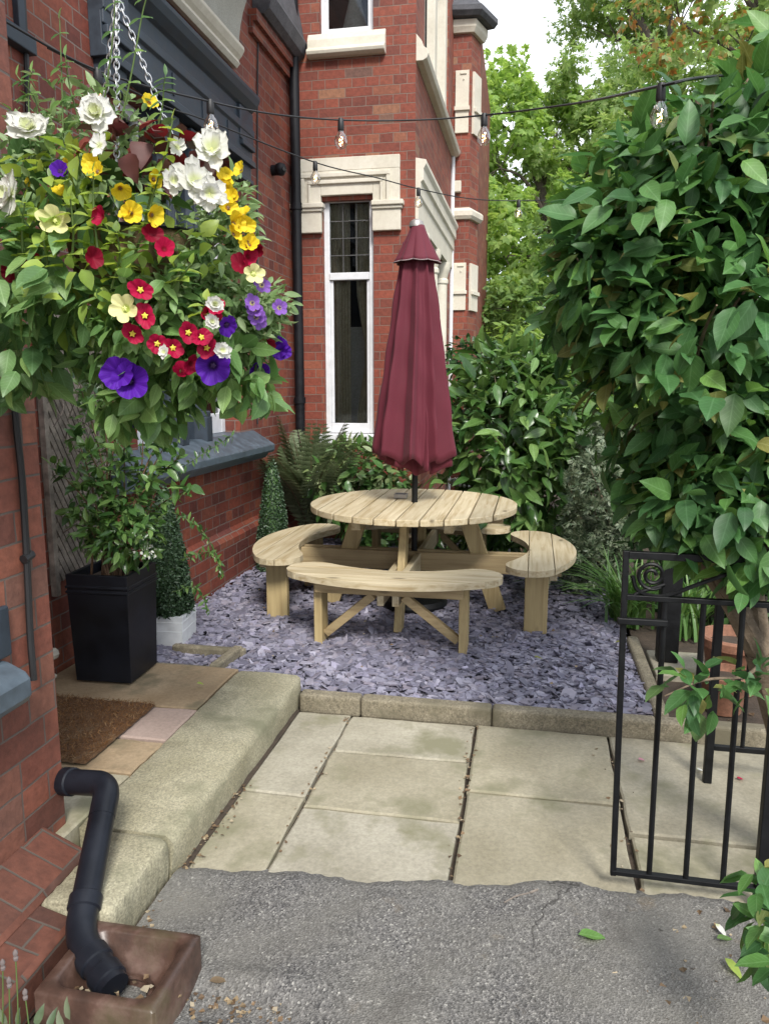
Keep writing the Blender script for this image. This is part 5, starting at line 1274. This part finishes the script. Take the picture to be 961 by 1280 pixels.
for i, (x, y, h, mt, lb) in enumerate(((-1.5, 30, 5, 'lf_tree3', 'distant dark tree low on the skyline beside the far bay'), (3.5, 30, 6.0, 'lf_tree2', 'distant rounded green tree behind the lime green tree'), (9.5, 28, 8, 'lf_tree3', 'distant dark tree behind the tall layered tree'), (15, 25, 8.5, 'lf_tree2', 'distant tree farthest right behind the leafy shrub'))):
    bl = [(Vector((x+random.uniform(-2.2,2.2), y+random.uniform(-1,1), h*f)), (2.2, 1.8, 1.5)) for f in (.25, .3, .45, .5, .62, .7, .82)]
    tree('background_tree', lb, bl, mt, SP1, .5, 20, (x, y, 0), .25, 8)
o = bush('boundary_hedge', 'long green hedge closing the far end of the garden', 'hedge', [((-2.2+1.7*i, 22+.2*i, .9), (1.3, .9, 1.5)) for i in range(9)], M['lf_tree3'], SP1, .3, 130, (5, 22, 0), twig=18, out=.6, down=.2, rnd=.5)
# ================================================================ HANGING BASKET
YH = 1.80
hb = thing('hanging_basket', 'overflowing hanging basket of mixed bright flowers hung on chains by the porch', 'hanging basket', AT(185, 330, YH))
bc = AT(178, 325, YH)
k = MB(); k.lathe([(.0, -.15), (.06, -.145), (.12, -.11), (.155, -.05), (.17, .03), (.175, .05), (.16, .05), (.14, .0)], bc, 28); k.build('liner', M['moss'], hb, smooth=True)
b = MB(); ring = [bc+Vector((.177*math.cos(2*PI*i/32), .177*math.sin(2*PI*i/32), .05)) for i in range(33)]; b.tube(ring, .004, 6); b.build('rim', M['black_iron'], hb)
hook = AT(146, -6, YH); hook2 = hook+Vector((0, 0, .10))
def chain(a, c, part):
    b = MB(); a, c = Vector(a), Vector(c); n = int((c-a).length/.0155); d = (c-a)/n; dn = d.normalized(); s1 = dn.cross(Vector((1,.3,0))).normalized(); s2 = dn.cross(s1)
    for i in range(n):
        o = a+d*(i+.5); s_ = s1 if i % 2 else s2
        pts = [o+dn*(.0115*math.cos(q))+s_*(.0062*math.sin(q)) for q in [2*PI*j/10 for j in range(11)]]; b.tube(pts, .0016, 5, False)
    b.build(part, M['chain'], hb, smooth=True)
for a in (2.9, 4.9, .6): chain(bc+Vector((.17*math.cos(a), .17*math.sin(a), .055)), hook, 'chain')
b = MB(); b.tube([hook+Vector((.012*math.sin(q), 0, .03-.018*math.cos(q))) for q in [PI*j/7 for j in range(11)]]+[hook2], .0035, 6); b.build('hook', M['chain'], hb, smooth=True)
b = MB(); b.tube([hook2, hook2+Vector((-.03, 0, .03)), (XP, YH, hook2.z+.03)], .009, 8); b.box(XP, XP+.012, YH-.02, YH+.02, hook2.z-.15, hook2.z+.12); b.build('bracket', M['black_iron'], hb, smooth=True)

def bl(px, py, rx, ry, y, yd): return blob(px, py, rx, ry, y, yd)
# big soft leaves on the left
parts = []
for q, n in ((bl(40, 330, 95, 120, 1.74, .20), 330), (bl(20, 425, 85, 70, 1.72, .16), 170), (bl(95, 330, 70, 80, 1.66, .15), 130), (bl(-60, 320, 90, 140, 1.8, .2), 120)):
    P, Nn = shell(q[0], q[1], n, .5, 7, .16); parts.append(leaves_on(LF_OV, P, Nn, .068, out=.7, down=.35, rnd=.4, up=.7, jit=.4))
leaf_obj('foliage', parts, M['lf_big'], hb)
parts = []
for q, n in ((bl(190, 430, 95, 58, 1.72, .18), 420), (bl(175, 490, 70, 40, 1.76, .14), 170), (bl(270, 440, 70, 55, 1.72, .16), 300), (bl(200, 385, 90, 60, 1.66, .17), 300)):
    P, Nn = shell(q[0], q[1], n, .55, 9, .2); parts.append(leaves_on(LF_OV, P, Nn, .045, out=.6, down=.4, rnd=.5, up=.6, jit=.5))
q = bl(185, 505, 52, 34, 1.74, .1); P, Nn = shell(q[0], q[1], 60, .4, 9, .2); parts.append(leaves_on(LF_RND, P, Nn, .062, out=.5, down=.6, rnd=.4, up=.4))
q = bl(305, 485, 35, 25, 1.72, .08); P, Nn = shell(q[0], q[1], 40, .4, 9, .2); parts.append(leaves_on(LF_RND, P, Nn, .055, out=.5, down=.5, rnd=.4, up=.4))
leaf_obj('foliage', parts, M['lf_petunia'], hb)
parts = []
for q, n in ((bl(300, 400, 52, 60, 1.74, .13), 700), (bl(270, 320, 42, 70, 1.74, .12), 560), (bl(110, 240, 110, 55, 1.72, .18), 560), (bl(295, 265, 22, 50, 1.78, .08), 220), (bl(220, 370, 60, 50, 1.64, .1), 240), (bl(330, 385, 28, 30, 1.72, .08), 200), (bl(30, 200, 70, 60, 1.74, .15), 260), (bl(150, 165, 70, 50, 1.76, .12), 200), (bl(80, 150, 40, 50, 1.76, .1), 110)):
    P, Nn = shell(q[0], q[1], n, .7, 11, .25, 4); parts.append(leaves_on(LF_LAN, P, Nn, .03, out=.8, down=.05, rnd=.6, up=.5, jit=.5))
leaf_obj('foliage', parts, M['lf_cali'], hb)
# bronze begonia leaves
parts = []
q = bl(188, 192, 66, 26, 1.70, .14); P, Nn = shell(q[0], q[1], 70, .6, 3, .2); parts.append(leaves_on(leaf_tpl(.85, .18, .35, 5, .65, .03), P, Nn, .052, out=.8, down=.35, rnd=.4, up=.8))
leaf_obj('bronze_leaves', parts, M['lf_bronze'], hb)
parts = []
q = bl(165, 250, 60, 40, 1.68, .1); P, Nn = shell(q[0], q[1], 30, .5, 3, .2); parts.append(leaves_on(leaf_tpl(.7, .2, .3, 5, .7, .03), P, Nn, .06, out=.7, down=.4, rnd=.35, up=.6))
leaf_obj('begonia_leaves', parts, M['lf_dark'], hb)
# upright lime shoots with paired leaves and thin tendrils
def shoot(b, pts, y0, y1, lsize, step, parts, tpl=LF_RND, rad=.0025, droop=.15):
    n = len(pts); s_ = spline([AT(x, y, y0+(y1-y0)*i/(n-1)) for i, (x, y) in enumerate(pts)], 10); b.tube(s_, [rad*(1.2-.6*i/len(s_)) for i in range(len(s_))], 6)
    P, Dd, S = [], [], []
    for i in range(3, len(s_), step):
        a = i*1.9; u = i/len(s_); 
        for sg in (-1, 1): P.append(tuple(s_[i])); Dd.append((sg*math.cos(a), sg*math.sin(a)-.15, .25-droop)); S.append(lsize*(1.15-.6*u))
    P.append(tuple(s_[-1])); Dd.append((.1,-.1,1)); S.append(lsize*.5)
    parts.append(scatter(tpl, np.array(P), np.array(Dd), np.array([[0,-.35,1.]])+RNG.normal(size=(len(P),3))*.15, np.array(S)))
b = MB(); parts = []
for pts in ([(178, 300), (190, 240), (208, 190), (216, 150)], [(90, 330), (92, 290), (88, 245)], [(30, 330), (28, 290), (32, 250)], [(140, 360), (150, 320), (146, 290)], [(250, 400), (258, 375)], [(125, 330), (118, 270), (117, 215)], [(60, 330), (55, 300)], [(165, 330), (185, 270), (200, 215)], [(215, 360), (240, 330)]):
    shoot(b, pts, 1.54, 1.50, .046, 4, parts)
for q, n in ((bl(115, 350, 85, 70, 1.60, .10), 60), (bl(60, 255, 60, 60, 1.60, .08), 45), (bl(110, 215, 70, 40, 1.62, .08), 40), (bl(235, 300, 40, 40, 1.6, .06), 18), (bl(150, 300, 60, 40, 1.58, .06), 24)):
    P, Nn = shell(q[0], q[1], n, .5, 3, .2); parts.append(leaves_on(LF_RND, P, Nn, .042, out=.8, down=.1, rnd=.4, up=.8))
leaf_obj('lime_leaves', parts, M['lf_lime'], hb); b.build('shoots', M['stem'], hb, smooth=True)
b = MB(); parts = []
for pts in ([(40, 230), (38, 170), (36, 110), (40, 90)], [(80, 190), (78, 110), (75, 25)], [(150, 160), (165, 90), (180, 10), (192, -20)], [(130, 130), (140, 60), (145, -10)], [(195, 170), (203, 135), (205, 110), (207, 95)], [(48, 200), (46, 130), (22, 95)], [(105, 170), (88, 110), (82, 70)]):
    shoot(b, pts, 1.70, 1.66, .05, 5, parts, LF_LAN, .0018, .3)
leaf_obj('tendril_leaves', parts, M['lf_big'], hb); b.build('tendrils', M['stem'], hb, smooth=True)

# ---- flowers
def disc_flower(lobes, r, cup, ruff, n=40, rings=4, notch=.16):
    """open trumpet flower facing +Z"""
    V = [(0, 0, -.55*r)]; F = []
    for j in range(1, rings+1):
        t = j/rings
        for i in range(n):
            a = 2*PI*i/n; rr = r*t*(1-notch*t*(1-abs(math.cos(a*lobes/2))**.6)); z = -.55*r*(1-t)**1.6 + cup*r*t*t + ruff*r*t**3*math.sin(a*lobes*2+1)
            V.append((rr*math.cos(a), rr*math.sin(a), z))
    for i in range(n): F.append((0, 1+i, 1+(i+1)%n))
    for j in range(rings-1):
        for i in range(n): F.append((1+j*n+i, 1+(j+1)*n+i, 1+(j+1)*n+(i+1)%n, 1+j*n+(i+1)%n))
    return V, F
def petal_tpl(W, n=7):
    """broad rounded petal, slightly cupped and ruffled"""
    V = []; F = []
    for i in range(n+1):
        t = i/n; w = W*.5*math.sqrt(max(0, 1-((t-.58)/.585)**2))*(.35+.65*min(1, t*1.7)) if t < .999 else W*.10
        for s in (-1, -.5, 0, .5, 1): V.append((s*w, t*(1-.10*s*s*t), .22*t*t + .10*s*s*w/W*2 + .025*math.sin(t*9+s*5)))
    for i in range(n):
        for j in range(4): F.append((i*5+j, i*5+j+1, i*5+j+6, i*5+j+5))
    return np.array(V), F
def double_flower(r, layers, seed):
    """many petalled begonia facing +Z"""
    rr = random.Random(seed); tp, tf = petal_tpl(.72 if layers < 3 else .9); V = []; F = []
    for l in range(layers):
        k = 6-l; s_ = r*(1-.24*l); el = math.radians(rr.uniform(-6, 12)+24*l)
        for i in range(k):
            a = 2*PI*(i+.5*l)/k+rr.uniform(-.15,.15); el = math.radians(rr.uniform(-12, 14)+(24 if layers < 3 else 20)*l); m = Matrix.Rotation(a, 3, 'Z') @ Matrix.Rotation(el, 3, 'X'); n = len(V)
            V += [tuple(m @ (Vector(v)*s_*rr.uniform(.95,1.08)) + Vector((0,0,.03*r*l))) for v in tp]; F += [tuple(q+n for q in f) for f in tf]
    return V, F
def put(name, geo, mat, pos, nrm_, parent, center=None, roll=0):
    V, F = geo; jx, jy = random.uniform(-.18,.18), random.uniform(-.18,.18); V = [(v[0]*(1+jx), v[1]*(1-jx), v[2]+jy*v[0]+ .15*jx*abs(v[1])) for v in V]; z = Vector(nrm_).normalized(); x = Vector((0,0,1)).cross(z); x = x.normalized() if x.length > .05 else Vector((1,0,0)); y = z.cross(x)
    R_ = Matrix((x, y, z)).transposed() @ Matrix.Rotation(roll, 3, 'Z')
    rm_ = max(math.hypot(v[0], v[1]) for v in V)
    o = leaf_obj(name, [(np.array([tuple(Vector(pos)+R_ @ Vector(v)) for v in V]), np.array([i for f in F for i in f]), np.array([len(f) for f in F]), np.array([(v[0]/rm_, v[1]/rm_) for v in V]))], mat, parent)
    if center:
        r, m, dz = center; c = MB(); vs = [(0,0,dz+r*.25)]; fs = []
        n = 10
        for i in range(n): a = 2*PI*i/n; q = r*(1 if i % 2 else .55); vs.append((q*math.cos(a), q*math.sin(a), dz))
        for i in range(n): fs.append((0, 1+i, 1+(i+1)%n))
        c.add([Vector(pos)+R_ @ Vector(v) for v in vs], fs); c.build('flower_centre', m, o)
    return o
eye = Vector((0, 0, EYE))
def fpos(px, py, dy=0):
    """on the front of the foliage mass"""
    u, v = (px-180)/190, (py-330)/200; d = min(1, u*u+v*v)
    y = 1.78-.30*math.sqrt(max(0, 1-d)) + dy; p = AT(px, py, y)
    n = (eye-p).normalized()*.75 + Vector((u*.5, -.25, -.35*v+.12)); return p, n
random.seed(5)
def rn(n, s_=.25): return n+Vector((random.gauss(0,s_), random.gauss(0,s_)*.5, random.gauss(0,s_)))
for px, py in ((176,362),(181,394),(166,417),(197,430),(217,435),(236,416),(253,421),(259,435)):
    p, n = fpos(px, py, -.03); put('red_flower', disc_flower(5, .0225*random.uniform(.9,1.1), random.uniform(-.1,.15), random.uniform(.02,.08)), M['p_red'], p, rn(n, .18), hb, (.0075, M['c_yellow'], -.003), random.random()*6)
for px, py in ((264,392),(240,455),(228,462),(10,265),(125,270),(190,292),(312,320),(300,330),(12,342),(38,325),(206,310),(320,310),(118,322),(333,430),(270,384)):
    p, n = fpos(px, py, -.01); put('dark_red_flower', disc_flower(5, .021, .25, .04), M['p_dark'] if random.random() < .5 else M['p_red'], p, rn(n, .6), hb, None, random.random()*6)
for px, py in ((84,209),(112,203),(117,210),(123,217),(44,223),(149,238),(155,271),(167,267),(190,224),(80,240),(187,125),(281,227),(285,238),(291,244),(300,213),(298,277),(295,288),(310,284),(316,300),(283,215),(290,262),(196,272),(304,268),(308,305)):
    p, n = fpos(px+random.uniform(-4,4), py+random.uniform(-4,4), -.02); put('yellow_flower', disc_flower(5, .0195*random.uniform(.8,1.15), random.uniform(0,.5), random.uniform(.03,.10)), M['p_yellow'], p, rn(n, .45), hb, (.005, M['stem_red'], -.004), random.random()*6)
for px, py, r in ((68,275,.034),(155,385,.031),(318,342,.022),(62,268,.02)):
    p, n = fpos(px, py, -.04); put('pale_yellow_flower', disc_flower(5, r, .15, .05, notch=.3), M['p_pale'], p, rn(n, .25), hb, (.006, M['c_green'], -.004), random.random()*6)
for px, py, r in ((147,466,.036),(163,476,.040),(267,457,.040),(285,408,.022),(325,466,.026),(346,433,.028),(157,530,.022),(352,440,.022),(75,212,.02)):
    p, n = fpos(px, py, -.04); put('purple_petunia', disc_flower(5, r, random.uniform(-.05,.25), random.uniform(.07,.13), notch=.14), M['p_purple'], p, rn(n, .35), hb, (.007, M['c_dark'], -.006), random.random()*6)
for px, py in ((318,386),(321,396),(350,384),(328,356),(316,378),(325,402)):
    p, n = fpos(px, py, -.03); put('violet_flower', disc_flower(5, .018, .05, .04, notch=.25), M['p_violet'], p, rn(n, .3), hb, (.004, M['c_dark'], -.002), random.random()*6)
for px, py, r, l in ((38,162,.050,3),(122,143,.042,3),(265,187,.047,2),(243,228,.045,2),(262,242,.036,2),(217,226,.027,2),(14,243,.046,3),(125,182,.022,1),(222,184,.020,1),(268,380,.018,3),(265,402,.016,3),(278,438,.02,2),(205,440,.014,2)):
    p, n = fpos(px, py, -.20 if px < 130 else -.06); put('white_begonia', double_flower(r, l, px), M['p_white'], p, rn(n, .2), hb, (r*.14, M['c_green'], r*.05) if l == 2 else None, random.random()*6)
p, n = fpos(115, 112, 0); put('pink_bud', double_flower(.016, 3, 3), M['p_pink'], p, Vector((0,0,1)), hb)
# ================================================================ STRING LIGHTS
def lights(label, pts, bulbs, loc):
    t = thing('string_lights', label, 'string lights', loc, 'strings of outdoor light bulbs')
    s_ = spline(pts, 14); MB().tube(s_, .0045, 6).build('cable', M['cable'], t, smooth=True)
    for p, r in bulbs:
        p = min(s_, key=lambda q: (q-p).length); k = r; LT = lambda pr: [(a*k, z*k) for a, z in pr]
        h = MB(); h.lathe(LT([(.0,.01),(.013,.008),(.017,-.01),(.018,-.05),(.015,-.055),(.0,-.055)]), p, 12); ho = h.build('bulb_holder', M['cable'], t, smooth=True)
        g = MB(); g.lathe(LT([(.013,-.055),(.016,-.064),(.028,-.082),(.035,-.103),(.033,-.125),(.020,-.143),(.0,-.150)]), p, 18); go = g.build('bulb', M['bulb'], t, smooth=True)
        f = MB(); a = p+Vector((0,0,-.075*k))
        f.tube([a+k*Vector((.009*math.cos(i*1.26), .009*math.sin(i*1.26), -.008*(i % 2)-.012-.004*i)) for i in range(9)], .0016*k, 5); f.build('filament', M['filament'], go, smooth=True)
    return t
A = [AT(-40, 0, 2.6), AT(122, 88, 3.1), AT(263, 127, 3.6), AT(345, 143, 4.0), AT(426, 150, 4.3), AT(520, 150, 4.4), AT(605, 144, 4.3), AT(720, 129, 3.5), AT(826, 107, 2.32), AT(868, 98, 2.5), AT(930, 92, 2.9)]
lights('nearer string of clear bulbs sagging from the porch across to the leafy shrub', A, [(A[1], 1), (A[2], 1), (A[4], 1), (A[6], 1), (A[8], .72)], (-.5, 4.3, 3))
Bq = [AT(60, 60, 3.4), AT(200, 130, 4.2), AT(262, 152, 4.6), AT(394, 203, 5.6), AT(470, 222, 6.2), AT(523, 236, 6.6), AT(585, 248, 7.0), AT(648, 251, 7.3), AT(760, 248, 7.0)]
lights('farther thin string of bulbs sloping down past the sash window', Bq, [(Bq[2], 1), (Bq[3], 1), (Bq[5], 1), (Bq[7], 1)], (-.8, 6, 3))

# ================================================================ FALLEN LEAVES AND PETALS
def fallen(name, label, cat, px, py, z, size, mat, tpl=LF_OV, d=(1, .2, 0), n=(0, 0, 1)):
    p = onz(px, py, z); V, Lp, S, U = scatter(tpl, np.array([tuple(p)]), np.array([d], float), np.array([n], float), size)
    V = V.copy(); V[:, 2] += z+.004-V[:, 2].min(); o = leaf_obj(name, [(V, Lp, S, U)], M[mat], None, True, tuple(p)); return tag(o, label, cat)
fallen('fallen_leaf', 'broad green leaf lying alone on the asphalt', 'leaf', 722, 1176, .012, .085, 'lf_shrub')
fallen('fallen_petal', 'pink petal on the paving behind the gate bars', 'petal', 797, 952, 0, .03, 'p_pink', LF_RND)
fallen('fallen_petal', 'crimson petal on the paving near the railing foot', 'petal', 920, 976, 0, .03, 'p_red', LF_RND)
fallen('fallen_petal', 'white petal on the paving left of the railing post', 'petal', 870, 965, 0, .03, 'p_white', LF_RND)
fallen('fallen_petal', 'white petal on the asphalt beside the corner shoots', 'petal', 893, 1160, .012, .05, 'p_white', LF_LAN, (.5, -1, 0))
fallen('fallen_leaf', 'curled green leaf below the white petal on the asphalt', 'leaf', 895, 1178, .012, .05, 'lf_bush', LF_OV, (1, .3, 0))
fallen('fallen_leaf', 'long yellowish leaf farthest down the asphalt by the right edge', 'leaf', 905, 1205, .012, .07, 'lf_lime', LF_LAN, (.5, -1, 0))
fallen('fallen_leaf', 'small lime leaf on the paving under the edging kerb', 'leaf', 838, 923, 0, .035, 'lf_lime', LF_OV, (1, -.2, 0))
fallen('fallen_leaf', 'orange leaf on the slate in front of the right bench', 'leaf', 667, 825, .10, .05, 'lf_autumn', LF_RND)
fallen('fallen_leaf', 'orange leaf on the slate by the flower bed edging', 'leaf', 780, 806, .10, .06, 'lf_autumn', LF_RND, (-1, .2, 0))
fallen('fallen_leaf', 'green leaf on the warm sandstone flag beside the planter', 'leaf', 246, 857, .165, .035, 'lf_lime', LF_RND)
fallen('fallen_leaf', 'dry cream leaf on the asphalt right of the gully', 'leaf', 262, 1232, .008, .05, 'litter', LF_OV, (1, .4, 0))
b = MB()
q = [onz(x, y, .022) for x, y in ((630, 1128), (645, 1120), (662, 1116))]; b.tube(spline(q, 4), .0022, 5); b.tube([q[2], onz(672, 1112, .022)], .004, 5); o = b.build('dry_twig', M['lattice'], smooth=True); tag(o, 'pale dry twig on the asphalt near the paving edge', 'twig')
def litter(n, fn, s, seed):
    r = np.random.default_rng(seed); P = np.array([fn(r) for _ in range(n)]); return scatter(QUAD, P, r.normal(size=(n,3))*np.array([1,1,.1]), np.array([[0,0,1.]])+r.normal(size=(n,3))*.3, s*(.4+.9*r.random(n)))
parts = [litter(85, lambda r: (-.70+.11*r.normal(), 1.665+.04*r.normal(), .004), .015, 1), litter(90, lambda r: (-1.10+.02*r.normal(), 1.75+1.0*r.random(), .012), .016, 2),
         litter(60, lambda r: (-.225+.012*r.normal(), 2.3+1.2*r.random(), .004), .016, 3), litter(40, lambda r: (-.84+.012*r.normal(), 2.3+1.2*r.random(), .004), .014, 4),
         litter(40, lambda r: (-1.02+.07*r.normal(), 1.60+.05*r.normal(), .055), .022, 5), litter(45, lambda r: (.50+.12*r.normal(), 1.85+.25*r.normal(), .016), .02, 6),
         litter(26, lambda r: (.38+.03*r.normal(), 2.45+.9*r.random(), .005), .016, 7), litter(60, lambda r: (-2.2+2.7*r.random(), 3.7+2.6*r.random(), .105), .022, 8), litter(60, lambda r: (.8+.9*r.random(), 3.7+.8*r.random(), .018), .028, 9)]
o = leaf_obj('leaf_litter', parts, M['litter'], None, False); tag(o, 'scattered dry leaf scraps in the joints and around the gully', 'leaf litter', kind='stuff')
# ================================================================ LIGHT, SKY, CAMERA
w = bpy.data.worlds.new('World'); SC.world = w; w.use_nodes = True; nt = w.node_tree
bg = nt.nodes['Background']; sky = nt.nodes.new('ShaderNodeTexSky'); sky.sky_type = 'NISHITA'; sky.sun_disc = False
SUN_EL, SUN_AZ = math.radians(44), math.radians(158)      # azimuth from +Y clockwise
sky.sun_elevation = SUN_EL; sky.sun_rotation = SUN_AZ
tc = nt.nodes.new('ShaderNodeTexCoord'); mp = nt.nodes.new('ShaderNodeMapping'); mp.inputs['Scale'].default_value = (1, 1, 2.2); nt.links.new(tc.outputs['Generated'], mp.inputs[0])
cl = nt.nodes.new('ShaderNodeTexNoise'); cl.inputs['Scale'].default_value = 2.3; cl.inputs['Detail'].default_value = 7; nt.links.new(mp.outputs[0], cl.inputs['Vector'])
col = mixc(nt, ramp(nt, cl.outputs['Fac'], [(.34, .25), (.52, 1)]), sky.outputs[0], (8.9, 9.3, 9.9))
nt.links.new(col, bg.inputs[0]); bg.inputs[1].default_value = .10
s = bpy.data.lights.new('sun', 'SUN'); s.energy = 2.3; s.angle = math.radians(14); s.color = (1, .96, .9)
so = bpy.data.objects.new('sun', s); COL.objects.link(so)
d = Vector((math.sin(SUN_AZ)*math.cos(SUN_EL), math.cos(SUN_AZ)*math.cos(SUN_EL), math.sin(SUN_EL)))
so.rotation_euler = d.to_track_quat('Z', 'Y').to_euler(); so.location = (0, 0, 12)
cd = bpy.data.cameras.new('camera'); co = bpy.data.objects.new('camera', cd); COL.objects.link(co)
cd.sensor_fit = 'VERTICAL'; cd.sensor_height = 32; cd.lens = 32*FOC/1280; cd.clip_start = .05; cd.clip_end = 600
co.location = (0, 0, EYE); co.rotation_euler = Matrix((CR, CU, -CD)).transposed().to_euler(); SC.camera = co
SC.view_settings.view_transform = 'Standard'; SC.view_settings.look = 'None'; SC.view_settings.exposure = 1.0; SC.view_settings.gamma = 1; SC.view_settings.use_curve_mapping = False
SC.cycles.use_denoising = True; SC.cycles.max_bounces = 8; SC.cycles.transparent_max_bounces = 16
SC.cycles.sample_clamp_indirect = 8
